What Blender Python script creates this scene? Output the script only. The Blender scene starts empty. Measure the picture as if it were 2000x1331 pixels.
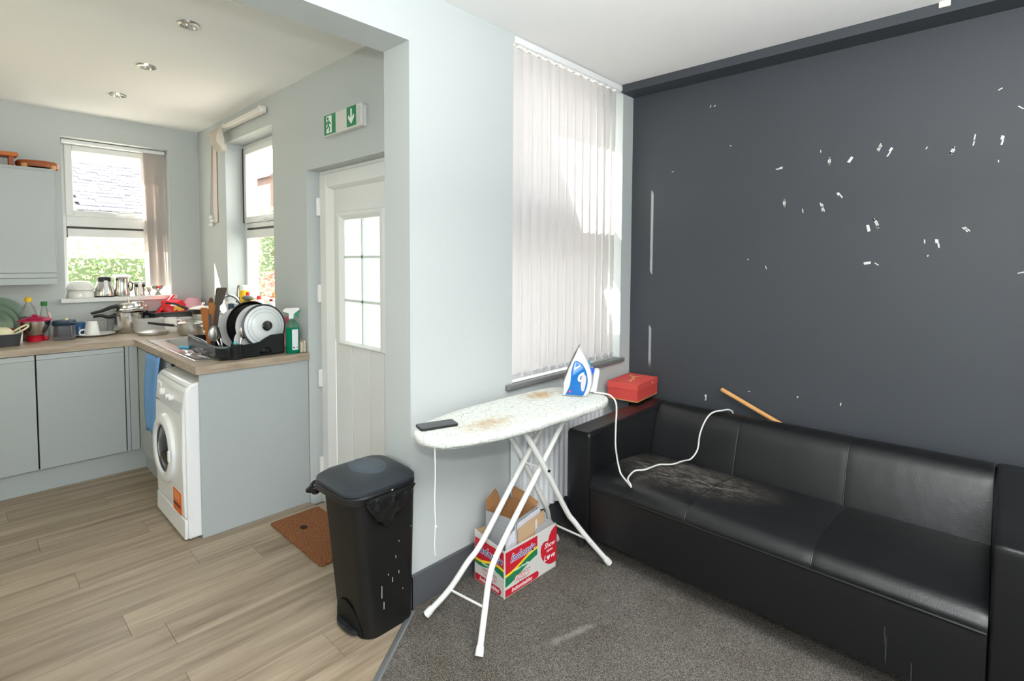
import bpy, bmesh, math, random
from mathutils import Vector, Matrix
random.seed(7)
S = bpy.context.scene
COL = S.collection
R = math.radians

# ------------------------------------------------------------------ camera
cam_d = bpy.data.cameras.new('camera'); cam = bpy.data.objects.new('camera', cam_d); COL.objects.link(cam)
yaw, pitch, roll = R(46.930), R(2.792), R(0.291)
Fh = Vector((math.sin(yaw), math.cos(yaw), 0)); Rh = Vector((math.cos(yaw), -math.sin(yaw), 0)); UP = Vector((0, 0, 1))
F = Fh*math.cos(pitch) - UP*math.sin(pitch); U0 = UP*math.cos(pitch) + Fh*math.sin(pitch)
RT = Rh*math.cos(roll) + U0*math.sin(roll); UT = U0*math.cos(roll) - Rh*math.sin(roll)
mw = Matrix.Identity(4)
for i in range(3):
    mw[i][0] = RT[i]; mw[i][1] = UT[i]; mw[i][2] = -F[i]
mw[2][3] = 1.5
cam.matrix_world = mw
cam_d.sensor_width = 36; cam_d.lens = 1018.58/2000*36
cam_d.shift_y = (560.07-665.5)/2000
cam_d.clip_start = .05; cam_d.clip_end = 200
S.camera = cam

# ------------------------------------------------------------------ light
S.view_settings.view_transform = 'Standard'; S.view_settings.look = 'None'
S.view_settings.gamma = 1; S.view_settings.use_curve_mapping = False
S.view_settings.exposure = 0.42
W = bpy.data.worlds.new('sky'); S.world = W; W.use_nodes = True
wb = W.node_tree.nodes['Background']; wb.inputs[0].default_value = (.96, .98, .97, 1); wb.inputs[1].default_value = 4.6

def light(name, kind, loc, energy, color=(1, 1, 1), **kw):
    d = bpy.data.lights.new(name, kind); d.energy = energy; d.color = color
    for k, v in kw.items(): setattr(d, k, v)
    o = bpy.data.objects.new(name, d); COL.objects.link(o); o.location = loc
    return o
def aim(o, d): o.rotation_euler = Vector(d).to_track_quat('-Z', 'Y').to_euler()
sun = light('sun', 'SUN', (0, 0, 8), 30, (1, .93, .81), angle=R(.6)); aim(sun, (.451, -.511, -.731))
# the photographer's flash just above the lens, then area lamps added as fill
flash = light('camera_flash', 'POINT', (-.03, -.02, 1.74), 46, (.97, .99, 1), shadow_soft_size=.035)
back_fill = light('fill_behind', 'AREA', (.2, -2.45, 1.65), 12, (.93, .97, 1), shape='RECTANGLE', size=2.6, size_y=1.4); aim(back_fill, (.25, 1, -.02))  # added soft fill behind the camera; no window is built there
side_fill = light('fill_side', 'AREA', (-1.44, -.55, 1.55), 26, (.92, .97, 1), shape='RECTANGLE', size=1.5, size_y=1.3); aim(side_fill, (1, .1, 0))  # lamp added at the solid left wall to put a sheen on the sofa
bounce_fill = light('fill_ceiling', 'AREA', (.75, -.65, 1.9), 112, (.97, .985, 1), shape='DISK', size=.5); aim(bounce_fill, (0, .05, 1))  # added disc aimed upwards to brighten the ceiling, standing in for bounced flash
kfill = light('fill_kitchen', 'AREA', (-1.15, 3.4, 1.5), 7, (1, .93, .58), shape='RECTANGLE', size=1.2, size_y=1.2); aim(kfill, (1, .05, .05))  # added warm fill, unseen at the left of the kitchen

# ------------------------------------------------------------------ materials
def lin(c): c = c/255; return c/12.92 if c <= .04045 else ((c+.055)/1.055)**2.4
def rgb(r, g, b): return (lin(r), lin(g), lin(b), 1)
MATS = {}
def mat(name, col, rough=.5, metal=0, noise=0, scale=20, bump=0, bscale=60, trans=0, ior=1.45, alpha=1, emit=None, spec=.5, stretch=None, coat=0):
    if name in MATS: return MATS[name]
    m = bpy.data.materials.new(name); m.use_nodes = True; nt = m.node_tree; b = nt.nodes['Principled BSDF']
    b.inputs['Base Color'].default_value = col; b.inputs['Roughness'].default_value = rough; b.inputs['Metallic'].default_value = metal
    b.inputs['Transmission Weight'].default_value = trans; b.inputs['IOR'].default_value = ior; b.inputs['Alpha'].default_value = alpha
    b.inputs['Specular IOR Level'].default_value = spec; b.inputs['Coat Weight'].default_value = coat
    if emit: b.inputs['Emission Color'].default_value = emit[0]; b.inputs['Emission Strength'].default_value = emit[1]
    if noise or bump:
        tc = nt.nodes.new('ShaderNodeTexCoord'); src = tc.outputs['Object']
        if stretch:
            mp = nt.nodes.new('ShaderNodeMapping'); mp.inputs['Scale'].default_value = stretch
            nt.links.new(src, mp.inputs[0]); src = mp.outputs[0]
    if noise:
        n = nt.nodes.new('ShaderNodeTexNoise'); n.inputs['Scale'].default_value = scale; n.inputs['Detail'].default_value = 5
        nt.links.new(src, n.inputs['Vector'])
        mx = nt.nodes.new('ShaderNodeMix'); mx.data_type = 'RGBA'
        mx.inputs[6].default_value = tuple(max(0, c*(1-noise)) for c in col[:3])+(1,); mx.inputs[7].default_value = tuple(min(1, c*(1+noise)) for c in col[:3])+(1,)
        nt.links.new(n.outputs['Fac'], mx.inputs[0]); nt.links.new(mx.outputs[2], b.inputs['Base Color'])
    if bump:
        n2 = nt.nodes.new('ShaderNodeTexNoise'); n2.inputs['Scale'].default_value = bscale; n2.inputs['Detail'].default_value = 4
        nt.links.new(src, n2.inputs['Vector'])
        bp = nt.nodes.new('ShaderNodeBump'); bp.inputs['Strength'].default_value = bump; bp.inputs['Distance'].default_value = .01
        nt.links.new(n2.outputs['Fac'], bp.inputs['Height']); nt.links.new(bp.outputs[0], b.inputs['Normal'])
    MATS[name] = m; return m
def N(nt, t, **kw):
    n = nt.nodes.new(t)
    for k, v in kw.items():
        if k.startswith('i_'): n.inputs[k[2:].replace('_', ' ')].default_value = v
        else: setattr(n, k, v)
    return n
def ramp(nt, fac, stops):
    r = nt.nodes.new('ShaderNodeValToRGB'); e = r.color_ramp.elements
    while len(e) < len(stops): e.new(.5)
    for x, (p, c) in zip(e, stops): x.position = p; x.color = c
    nt.links.new(fac, r.inputs[0]); return r.outputs[0]
def clear(name, tint=(1, 1, 1, 1), gloss=.12, rough=.02, body=0, bcol=(1, 1, 1, 1)):
    """thin see-through glass or plastic; body adds a milky share"""
    if name in MATS: return MATS[name]
    m = bpy.data.materials.new(name); m.use_nodes = True; nt = m.node_tree; nt.nodes.remove(nt.nodes['Principled BSDF'])
    out = nt.nodes['Material Output']; t = N(nt, 'ShaderNodeBsdfTransparent'); t.inputs[0].default_value = tint
    g = N(nt, 'ShaderNodeBsdfGlossy'); g.inputs['Roughness'].default_value = rough
    lw = N(nt, 'ShaderNodeLayerWeight'); lw.inputs[0].default_value = .35
    mt = N(nt, 'ShaderNodeMath', operation='MULTIPLY'); mt.inputs[1].default_value = gloss*3; nt.links.new(lw.outputs['Fresnel'], mt.inputs[0])
    mt.use_clamp = True
    a = t.outputs[0]
    if body:
        d = N(nt, 'ShaderNodeBsdfDiffuse'); d.inputs[0].default_value = bcol
        tl = N(nt, 'ShaderNodeBsdfTranslucent'); tl.inputs[0].default_value = bcol
        ms = N(nt, 'ShaderNodeMixShader'); ms.inputs[0].default_value = .5; nt.links.new(d.outputs[0], ms.inputs[1]); nt.links.new(tl.outputs[0], ms.inputs[2])
        m2 = N(nt, 'ShaderNodeMixShader'); m2.inputs[0].default_value = body; nt.links.new(a, m2.inputs[1]); nt.links.new(ms.outputs[0], m2.inputs[2]); a = m2.outputs[0]
    mx = N(nt, 'ShaderNodeMixShader'); nt.links.new(mt.outputs[0], mx.inputs[0]); nt.links.new(a, mx.inputs[1]); nt.links.new(g.outputs[0], mx.inputs[2])
    nt.links.new(mx.outputs[0], out.inputs[0]); MATS[name] = m; return m
def translucent(name, col, share=.5, rough=.8):
    m = bpy.data.materials.new(name); m.use_nodes = True; nt = m.node_tree; b = nt.nodes['Principled BSDF']
    b.inputs['Base Color'].default_value = col; b.inputs['Roughness'].default_value = rough
    t = N(nt, 'ShaderNodeBsdfTranslucent'); t.inputs[0].default_value = col
    mx = N(nt, 'ShaderNodeMixShader'); mx.inputs[0].default_value = share
    nt.links.new(b.outputs[0], mx.inputs[1]); nt.links.new(t.outputs[0], mx.inputs[2]); nt.links.new(mx.outputs[0], nt.nodes['Material Output'].inputs[0])
    MATS[name] = m; return m

wall_p = mat('wall_paint', rgb(190, 196, 195), .7, noise=.015, scale=2, bump=.03, bscale=90)
ceil_p = mat('ceiling_paint', rgb(240, 240, 238), .8, bump=.02, bscale=60)
dark_p = mat('dark_wall_paint', rgb(60, 64, 69), .55, noise=.05, scale=3, bump=.03, bscale=120, spec=.5)
skirt_p = mat('skirting_paint', rgb(84, 86, 90), .4)
upvc = mat('white_upvc', rgb(226, 228, 226), .3)
white_pl = mat('white_plastic', rgb(235, 236, 235), .35)
white_en = mat('white_enamel', rgb(236, 238, 240), .25)
white_me = mat('white_metal', rgb(232, 232, 228), .35)
black_pl = mat('black_plastic', rgb(26, 27, 29), .35)
black_bin = mat('bin_plastic', rgb(11, 11, 11), .5, noise=.25, scale=40, bump=.05, bscale=300)
binlid = mat('bin_lid_plastic', rgb(44, 50, 56), .4, noise=.15, scale=30)
char_pl = mat('charcoal_plastic', rgb(52, 55, 58), .45)
cab = mat('cabinet_grey', rgb(170, 177, 178), .45, noise=.01, scale=3)
gapm = mat('shadow_gap', rgb(40, 40, 40), .8)
steel = mat('stainless_steel', (.62, .6, .57, 1), .18, 1)
steel_b = mat('brushed_steel', (.6, .59, .57, 1), .34, 1, bump=.05, bscale=80, stretch=(1, 20, 1))
chrome = mat('chrome', (.75, .75, .75, 1), .08, 1)
gasket = mat('dark_gasket', rgb(60, 58, 55), .6)
cer = mat('white_ceramic', rgb(232, 232, 228), .12)
glass = clear('window_glass', gloss=.05)
wood_b = mat('brown_wood', rgb(140, 84, 40), .5, noise=.25, scale=10, stretch=(1, 1, 8))
wood_l = mat('light_wood', rgb(206, 152, 92), .5, noise=.12, scale=12)
wood_red = mat('reddish_wood', rgb(150, 78, 42), .4, noise=.2, scale=8)
card = mat('brown_cardboard', rgb(166, 120, 78), .85, noise=.08, scale=9)
cardin = mat('tan_cardboard', rgb(190, 158, 122), .85, noise=.05, scale=9)

# ------------------------------------------------------------------ mesh builder
ORG = {}
class MB:
    def __init__(s): s.v = []; s.f = []
    def add(s, vs, fs):
        n = len(s.v); s.v += [tuple(map(float, p)) for p in vs]; s.f += [tuple(n+i for i in f) for f in fs]; return s
    def box(s, x0, x1, y0, y1, z0, z1):
        x0, x1 = sorted((x0, x1)); y0, y1 = sorted((y0, y1)); z0, z1 = sorted((z0, z1))
        return s.add([(x, y, z) for z in (z0, z1) for y in (y0, y1) for x in (x0, x1)],
                     [(0, 2, 3, 1), (4, 5, 7, 6), (0, 1, 5, 4), (2, 6, 7, 3), (0, 4, 6, 2), (1, 3, 7, 5)])
    def prism(s, poly, o, u, w, d0, d1):
        """2-D polygon in the frame (o, u, w), pushed along u x w from d0 to d1"""
        o, u, w = Vector(o), Vector(u), Vector(w); n = u.cross(w).normalized(); k = len(poly)
        vs = [o+u*a+w*b+n*d for d in (d0, d1) for a, b in poly]
        ar = sum(poly[i][0]*poly[(i+1) % k][1]-poly[(i+1) % k][0]*poly[i][1] for i in range(k))
        fs = [tuple(range(k-1, -1, -1)), tuple(range(k, 2*k))]+[(i, (i+1) % k, k+(i+1) % k, k+i) for i in range(k)]
        if (ar > 0) != (d1 > d0): fs = [f[::-1] for f in fs]
        return s.add(vs, fs)
    def loft(s, rings, caps=True, closed=True):
        k = len(rings[0]); vs = [p for r in rings for p in r]; fs = []
        for j in range(len(rings)-1):
            for i in range(k if closed else k-1):
                a, b = j*k+i, j*k+(i+1) % k; fs.append((a, b, b+k, a+k))
        if caps and closed: fs += [tuple(range(k-1, -1, -1)), tuple(range((len(rings)-1)*k, len(rings)*k))]
        return s.add(vs, fs)
    def tube(s, pts, r, n=10, smooth=0):
        pts = [Vector(p) for p in pts]
        if smooth: pts = spline(pts, smooth)
        rs = r if isinstance(r, (list, tuple)) else [r]*len(pts)
        if len(rs) != len(pts): rs = [rs[0]+(rs[-1]-rs[0])*i/(len(pts)-1) for i in range(len(pts))]
        rings = []; nrm = None
        for i, p in enumerate(pts):
            t = (pts[min(i+1, len(pts)-1)]-pts[max(i-1, 0)]).normalized()
            if nrm is None: nrm = t.orthogonal().normalized()
            nrm = (nrm-t*nrm.dot(t)).normalized(); b = t.cross(nrm)
            rings.append([p+(nrm*math.cos(2*math.pi*j/n)+b*math.sin(2*math.pi*j/n))*rs[i] for j in range(n)])
        return s.loft(rings)
    def lathe(s, prof, c=(0, 0, 0), n=28, axis=(0, 0, 1), sx=1, sy=1):
        q = Vector(axis).normalized().to_track_quat('Z', 'Y'); c = Vector(c); rings = []
        for r, z in prof: rings.append([c+q@Vector((r*sx*math.cos(2*math.pi*j/n), r*sy*math.sin(2*math.pi*j/n), z)) for j in range(n)])
        return s.loft(rings)
    def disc(s, r, t, c, axis, n=36, rim=.15): # shallow plate
        return s.lathe([(.001, 0), (r*.62, 0), (r*.68, t*.25), (r, t), (r, t+.003), (r*.66, t*.25+.004), (r*.6, .004), (.001, .004)], c, n, axis)
    def sphere(s, c, r, n=14, m=8, sc=(1, 1, 1)):
        c = Vector(c); rings = []
        for i in range(m+1):
            th = math.pi*min(max(i/m, .004), .996)
            rings.append([c+Vector((r*sc[0]*math.sin(th)*math.cos(2*math.pi*j/n), r*sc[1]*math.sin(th)*math.sin(2*math.pi*j/n), -r*sc[2]*math.cos(th))) for j in range(n)])
        return s.loft(rings)
    def rbox(s, x0, x1, y0, y1, z0, z1, r=.01, rz=0, n=4, taper=1, rot=0):
        """box with rounded upright corners; taper scales the bottom; rot turns it about its centre"""
        cx, cy = (x0+x1)/2, (y0+y1)/2; hx, hy = abs(x1-x0)/2, abs(y1-y0)/2; rings = []
        zz = [(z0, taper, 0)]+([(z0+rz, taper, 1)] if rz else [])+([(z1-rz, 1, 1)] if rz else [])+[(z1, 1, 0)]
        for z, k, full in zz:
            ins = 0 if (full or not rz) else rz; ring = []
            for qx, qy, a0 in ((1, 1, 0), (-1, 1, 90), (-1, -1, 180), (1, -1, 270)):
                for i in range(n+1):
                    a = R(a0+90*i/n); px = qx*(hx-r)+math.cos(a)*(r); py = qy*(hy-r)+math.sin(a)*(r)
                    px *= (1-ins/hx)*k; py *= (1-ins/hy)*k
                    ring.append((cx+px*math.cos(rot)-py*math.sin(rot), cy+px*math.sin(rot)+py*math.cos(rot), z))
            rings.append(ring)
        return s.loft(rings)
    def xf(s, fn): s.v = [tuple(fn(Vector(p))) for p in s.v]; return s
    def obj(s, name, m, parent=None, smooth=True, bevel=0, seg=2, ang=38):
        me = bpy.data.meshes.new(name)
        if parent is None:
            lo = [min(p[i] for p in s.v) for i in range(3)]; hi = [max(p[i] for p in s.v) for i in range(3)]
            o0 = Vector(((lo[0]+hi[0])/2, (lo[1]+hi[1])/2, lo[2]))
        else: o0 = ORG[parent.name]
        me.from_pydata([tuple(Vector(p)-o0) for p in s.v], [], s.f)
        bm = bmesh.new(); bm.from_mesh(me); bmesh.ops.recalc_face_normals(bm, faces=bm.faces); bm.to_mesh(me); bm.free()
        me.materials.append(m)
        if smooth:
            me.polygons.foreach_set('use_smooth', [True]*len(me.polygons)); me.set_sharp_from_angle(angle=R(ang))
        o = bpy.data.objects.new(name, me); COL.objects.link(o)
        if parent is None: o.location = o0
        else: o.parent = parent
        ORG[o.name] = o0
        if bevel:
            md = o.modifiers.new('edge', 'BEVEL'); md.width = bevel; md.segments = seg; md.limit_method = 'ANGLE'; md.angle_limit = R(35)
        return o
def spline(pts, k):
    out = []; P = [pts[0]]+list(pts)+[pts[-1]]
    for i in range(1, len(P)-2):
        for j in range(k):
            t = j/k; a, b, c, d = P[i-1], P[i], P[i+1], P[i+2]
            out.append(.5*((2*b)+(c-a)*t+(2*a-5*b+4*c-d)*t*t+(3*b-a-3*c+d)*t**3))
    out.append(pts[-1]); return out
def tag(o, label, cat, group=None, kind=None):
    o['label'] = label; o['category'] = cat
    if group: o['group'] = group
    if kind: o['kind'] = kind
    return o
def thing(name, label, cat, loc, group=None):
    o = bpy.data.objects.new(name, None); COL.objects.link(o); o.location = loc; o.empty_display_size = .05
    ORG[o.name] = Vector(loc); return tag(o, label, cat, group)
def struct(o): o['kind'] = 'structure'; return o
def stuff(o): o['kind'] = 'stuff'; return o
def arc(cx, cy, r, a0, a1, n=8, ry=None):
    ry = ry or r
    return [(cx+r*math.cos(R(a0+(a1-a0)*i/n)), cy+ry*math.sin(R(a0+(a1-a0)*i/n))) for i in range(n+1)]
def text(s, size, m, o, u, w, parent, shear=0, name='lettering', align='CENTER', bold=0, sx=1):
    c = bpy.data.curves.new('t', 'FONT'); c.body = s; c.size = size; c.align_x = align; c.align_y = 'CENTER'; c.shear = shear; c.offset = bold; c.extrude = .0002
    t = bpy.data.objects.new('t', c); me = bpy.data.meshes.new_from_object(t)
    bpy.data.objects.remove(t); bpy.data.curves.remove(c)
    u, w = Vector(u).normalized(), Vector(w).normalized(); n = u.cross(w); o0 = ORG[parent.name]; o = Vector(o)
    for v in me.vertices: v.co = o+u*v.co.x*sx+w*v.co.y+n*v.co.z-o0
    me.materials.clear(); me.materials.append(m); me.name = name
    ob = bpy.data.objects.new(name, me); COL.objects.link(ob); ob.parent = parent; ORG[ob.name] = o0; return ob

# ------------------------------------------------------------------ geometry constants
YW, YW2, XC, XD, XK, YK = 1.807, 1.992, 1.306, 3.097, 1.464, 5.073
ZC, ZK, ZH, ZT = 2.626, 2.588, 2.405, .937
XL, YF = -1.5, -2.6

# ------------------------------------------------------------------ shell
# back wall of the sitting room: window from x 1.935 to 2.972, z .873 to 2.56; header over the kitchen opening
m = MB(); yo = 2.11
m.box(XC, 1.935, YW, YW2, 0, 3.1); m.box(1.70, 1.935, YW2, yo, -.2, 3.1); m.box(2.972, 3.4, YW, yo, -.2, 3.1); m.box(1.935, 2.972, YW, yo, -.2, .845)
m.box(1.935, 2.972, YW, yo, 2.6, 3.1); m.box(XL, XC, YW, YW2, ZH, 3.1);
wall_back = struct(m.obj('wall_back', wall_p, smooth=False))
m = MB().box(XD, 3.4, YF, YW, -.2, 3.1); wall_right = struct(m.obj('wall_right', dark_p, smooth=False))
struct(MB().box(XL-.15, XL, YF, YW, -.2, 3.1).obj('wall_left', wall_p, smooth=False))
struct(MB().box(XL-.15, 3.4, YF-.15, YF, -.2, 3.1).obj('wall_front', wall_p, smooth=False))
struct(MB().box(XL-.15, 3.4, YF-.15, YW, ZC, 3.1).obj('ceiling', ceil_p, smooth=False))
struct(MB().box(XL-.15, 1.70, YW2, YK+.3, ZK, 3.1).obj('ceiling', ceil_p, smooth=False)).name = 'ceiling_kitchen'
struct(MB().box(2.947, XD, YF, YW, 2.577, ZC).obj('trim_1', dark_p, smooth=False))
# kitchen right wall with door recess (y 2.13-3.066) and window (y 3.545-4.42, z 1.16-2.40)
m = MB(); xo = 1.70
m.box(XK, xo, YW2, 2.13, -.2, ZK); m.box(XK, xo, 2.13, 3.066, 2.037, ZK); m.box(XK, xo, 3.066, 3.545, -.2, ZK)
m.box(XK, xo, 3.545, 4.42, -.2, 1.15); m.box(XK, xo, 3.545, 4.42, 2.40, ZK); m.box(XK, xo, 4.42, YK+.3, -.2, ZK)
struct(m.obj('wall_kitchen_right', wall_p, smooth=False))
# kitchen far wall with window x .562-1.243, z 1.185-2.405
m = MB(); y1 = YK+.3
m.box(XL-.15, .562, YK, y1, -.2, ZK); m.box(1.243, XK, YK, y1, -.2, ZK); m.box(.562, 1.243, YK, y1, -.2, 1.18); m.box(.562, 1.243, YK, y1, 2.405, ZK)
struct(m.obj('wall_kitchen_back', wall_p, smooth=False))
struct(MB().box(XL-.15, XL, YW, YK, -.2, ZK).obj('wall_kitchen_left', wall_p, smooth=False))
# skirting
struct(MB().box(XC-.014, 1.935, YW-.016, YW, 0, .145).obj('baseboard_back', skirt_p, smooth=False, bevel=.004))
struct(MB().box(1.935, XD, YW-.016, YW, 0, .145).obj('baseboard_window', skirt_p, smooth=False, bevel=.004))
struct(MB().box(XC-.015, XC, YW-.016, YW2, 0, .145).obj('baseboard_column', skirt_p, smooth=False, bevel=.004))
struct(MB().box(XD-.016, XD, YF, YW-.016, 0, .145).obj('baseboard_right', skirt_p, smooth=False, bevel=.004))

# floor: laminate planks in the kitchen, carpet in the sitting room, cut along a diagonal line
CARPET_MARKS = [(1.65, 1.205, R(-17.6), .36, .045, .5, 1.45, rgb(160, 157, 152), .55), (1.80, 1.33, 0, .03, .02, .6, 1.0, rgb(66, 62, 48), .6)]
def carpet_mat():
    m = bpy.data.materials.new('grey_carpet'); m.use_nodes = True; nt = m.node_tree; b = nt.nodes['Principled BSDF']; b.inputs['Roughness'].default_value = .95
    b.inputs['Specular IOR Level'].default_value = .1
    tc = N(nt, 'ShaderNodeTexCoord'); o = tc.outputs['Object']
    n = N(nt, 'ShaderNodeTexNoise', i_Scale=420., i_Detail=3.); nt.links.new(o, n.inputs['Vector'])
    col = ramp(nt, n.outputs['Fac'], [(.36, rgb(57, 54, 51)), (.5, rgb(95, 91, 86)), (.62, rgb(148, 144, 136))])
    n2 = N(nt, 'ShaderNodeTexNoise', i_Scale=3.5, i_Detail=5., i_Roughness=.65); nt.links.new(o, n2.inputs['Vector'])
    st = ramp(nt, n2.outputs['Fac'], [(.33, (.78, .74, .68, 1)), (.55, (1, 1, 1, 1))])
    mx = N(nt, 'ShaderNodeMix', data_type='RGBA', blend_type='MULTIPLY'); mx.inputs[0].default_value = .8
    nt.links.new(col, mx.inputs[6]); nt.links.new(st, mx.inputs[7])
    last = mx.outputs[2]
    for (cx, cy, ang, sx, sy, lo, hi, colr, amt) in CARPET_MARKS:
        s1 = N(nt, 'ShaderNodeVectorMath', operation='SUBTRACT'); g = N(nt, 'ShaderNodeNewGeometry'); s1.inputs[1].default_value = (cx, cy, 0); nt.links.new(g.outputs['Position'], s1.inputs[0])
        vr = N(nt, 'ShaderNodeVectorRotate'); vr.rotation_type = 'Z_AXIS'; vr.inputs['Angle'].default_value = -ang; nt.links.new(s1.outputs[0], vr.inputs['Vector'])
        s2 = N(nt, 'ShaderNodeVectorMath', operation='MULTIPLY'); s2.inputs[1].default_value = (1/sx, 1/sy, 0); nt.links.new(vr.outputs[0], s2.inputs[0])
        le = N(nt, 'ShaderNodeVectorMath', operation='LENGTH'); nt.links.new(s2.outputs[0], le.inputs[0])
        ad = N(nt, 'ShaderNodeMath', operation='ADD'); nt.links.new(le.outputs['Value'], ad.inputs[0]); nz = N(nt, 'ShaderNodeTexNoise', i_Scale=22., i_Detail=4.); nt.links.new(o, nz.inputs['Vector']); nt.links.new(nz.outputs['Fac'], ad.inputs[1])
        mk = ramp(nt, ad.outputs[0], [(lo, (amt, amt, amt, 1)), (hi, (0, 0, 0, 1))])
        m3 = N(nt, 'ShaderNodeMix', data_type='RGBA'); nt.links.new(mk, m3.inputs[0]); nt.links.new(last, m3.inputs[6]); m3.inputs[7].default_value = colr; last = m3.outputs[2]
    nt.links.new(last, b.inputs['Base Color'])
    bp = N(nt, 'ShaderNodeBump', i_Strength=.8, i_Distance=.004); nt.links.new(n.outputs['Fac'], bp.inputs['Height']); nt.links.new(bp.outputs[0], b.inputs['Normal'])
    return m
LA, LB = Vector((1.306, 1.792)), Vector((.982, 1.571)); LD = (LB-LA).normalized(); LN = Vector((-LD.y, LD.x))
if LN.dot(Vector((0, 3))-LA) < 0: LN = -LN        # LN points into the kitchen
floor = struct(MB().box(XL-.15, 3.4, YF-.15, YK+.3, -.25, -.02).obj('floor', mat('screed', rgb(110, 105, 100), .9), smooth=False))
far = LA+LD*3.3
cp = [(XC, YW), (XD, YW), (XD, YF), (XL, YF), (XL, LA.y+LD.y/LD.x*(XL-LA.x)), (LA.x, LA.y)]
carpet = MB().prism(cp, (0, 0, 0), (1, 0, 0), (0, 1, 0), -.02, 0).obj('floor_carpet', carpet_mat(), smooth=False); struct(carpet)
def plank_mat():
    m = bpy.data.materials.new('oak_laminate'); m.use_nodes = True; nt = m.node_tree; b = nt.nodes['Principled BSDF']; b.inputs['Roughness'].default_value = .42
    tc = N(nt, 'ShaderNodeTexCoord'); oi = N(nt, 'ShaderNodeObjectInfo')
    mul = N(nt, 'ShaderNodeMath', operation='MULTIPLY'); mul.inputs[1].default_value = 37.; nt.links.new(oi.outputs['Random'], mul.inputs[0])
    cmb = N(nt, 'ShaderNodeCombineXYZ'); nt.links.new(mul.outputs[0], cmb.inputs[0]); nt.links.new(mul.outputs[0], cmb.inputs[1])
    add = N(nt, 'ShaderNodeVectorMath', operation='ADD'); nt.links.new(tc.outputs['Object'], add.inputs[0]); nt.links.new(cmb.outputs[0], add.inputs[1])
    mp = N(nt, 'ShaderNodeMapping'); mp.inputs['Scale'].default_value = (.75, 11, 1); nt.links.new(add.outputs[0], mp.inputs[0])
    n = N(nt, 'ShaderNodeTexNoise', i_Scale=1.6, i_Detail=7., i_Roughness=.62, i_Distortion=.6); nt.links.new(mp.outputs[0], n.inputs['Vector'])
    col = ramp(nt, n.outputs['Fac'], [(.26, rgb(112, 96, 80)), (.40, rgb(138, 122, 104)), (.55, rgb(160, 144, 124)), (.74, rgb(178, 162, 140))])
    mp2 = N(nt, 'ShaderNodeMapping'); mp2.inputs['Scale'].default_value = (5, 120, 1); nt.links.new(add.outputs[0], mp2.inputs[0])
    n2 = N(nt, 'ShaderNodeTexNoise', i_Scale=1.5, i_Detail=3.); nt.links.new(mp2.outputs[0], n2.inputs['Vector'])
    gr = ramp(nt, n2.outputs['Fac'], [(.3, (.91, .90, .89, 1)), (.6, (1, 1, 1, 1))])
    mx = N(nt, 'ShaderNodeMix', data_type='RGBA', blend_type='MULTIPLY'); mx.inputs[0].default_value = 1; nt.links.new(col, mx.inputs[6]); nt.links.new(gr, mx.inputs[7])
    v = N(nt, 'ShaderNodeMapRange'); v.inputs['To Min'].default_value = .9; v.inputs['To Max'].default_value = 1.06; nt.links.new(oi.outputs['Random'], v.inputs[0])
    hs = N(nt, 'ShaderNodeHueSaturation'); nt.links.new(v.outputs[0], hs.inputs['Value']); nt.links.new(mx.outputs[2], hs.inputs['Color'])
    nt.links.new(hs.outputs[0], b.inputs['Base Color'])
    bp = N(nt, 'ShaderNodeBump', i_Strength=.15, i_Distance=.002); nt.links.new(n2.outputs['Fac'], bp.inputs['Height']); nt.links.new(bp.outputs[0], b.inputs['Normal'])
    return m
pm = plank_mat()
def clip(poly, p0, n):
    out = []
    for i in range(len(poly)):
        a, b = Vector(poly[i]), Vector(poly[(i+1) % len(poly)]); da, db = (a-p0).dot(n), (b-p0).dot(n)
        if da >= 0: out.append(tuple(a))
        if (da >= 0) != (db >= 0): out.append(tuple(a+(b-a)*da/(da-db)))
    return out
joint = {0: 1.02, 2: .548, 6: .76}
for k in range(-11, 16):
    ya = 2.825-.178*(k+1); yb = ya+.178
    if yb < .6: continue
    j = joint.get(k, (k*.437) % 1.22); x = j-3*1.22
    while x < XK+.2:
        x0, x1, y0, y1 = max(x, XL), min(x+1.22, 1.545), ya, min(yb, 4.5); x += 1.22
        if x1-x0 < .02: continue
        g = .0007; poly = clip([(x0+g, y0+g), (x1-g, y0+g), (x1-g, y1-g), (x0+g, y1-g)], LA+LN*.012, LN)
        if y1 > 4.5-.001 or not poly or len(poly) < 3: 
            if not poly or len(poly) < 3: continue
        if x1 > XK: # keep under the wall line except in the door recess
            if not (2.13 < ya and yb < 3.08): poly = clip(poly, Vector((XK, 0)), Vector((-1, 0)))
        if y0 < YW2: poly = clip(poly, Vector((XC, 0)), Vector((-1, 0)))
        if len(poly) < 3: continue
        MB().prism(poly, (0, 0, 0), (1, 0, 0), (0, 1, 0), -.019, 0).obj('plank', pm, floor, smooth=False)
# metal strip on the join
a, b = LA+LD*.02, LA+LD*2.6
tm = MB().prism([(0, .0), (0, .003), (.012, .0065), (.026, .003), (.026, 0)], (a.x-LN.x*.013, a.y-LN.y*.013, 0), (LN.x, LN.y, 0), (0, 0, 1), 0, 0)
L2 = (b-a).length
tm = MB(); o = Vector((a.x-LN.x*.013, a.y-LN.y*.013, 0)); pr = [(0, .0005), (0, .003), (.006, .0065), (.02, .0065), (.026, .003), (.026, .0005)]
tm.loft([[o+Vector((LN.x, LN.y, 0))*p+Vector((0, 0, q))+Vector((LD.x, LD.y, 0))*t for p, q in pr] for t in (0, L2)])
struct(tm.obj('trim_2', mat('threshold_metal', (.42, .44, .45, 1), .4, .8), smooth=False))

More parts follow.
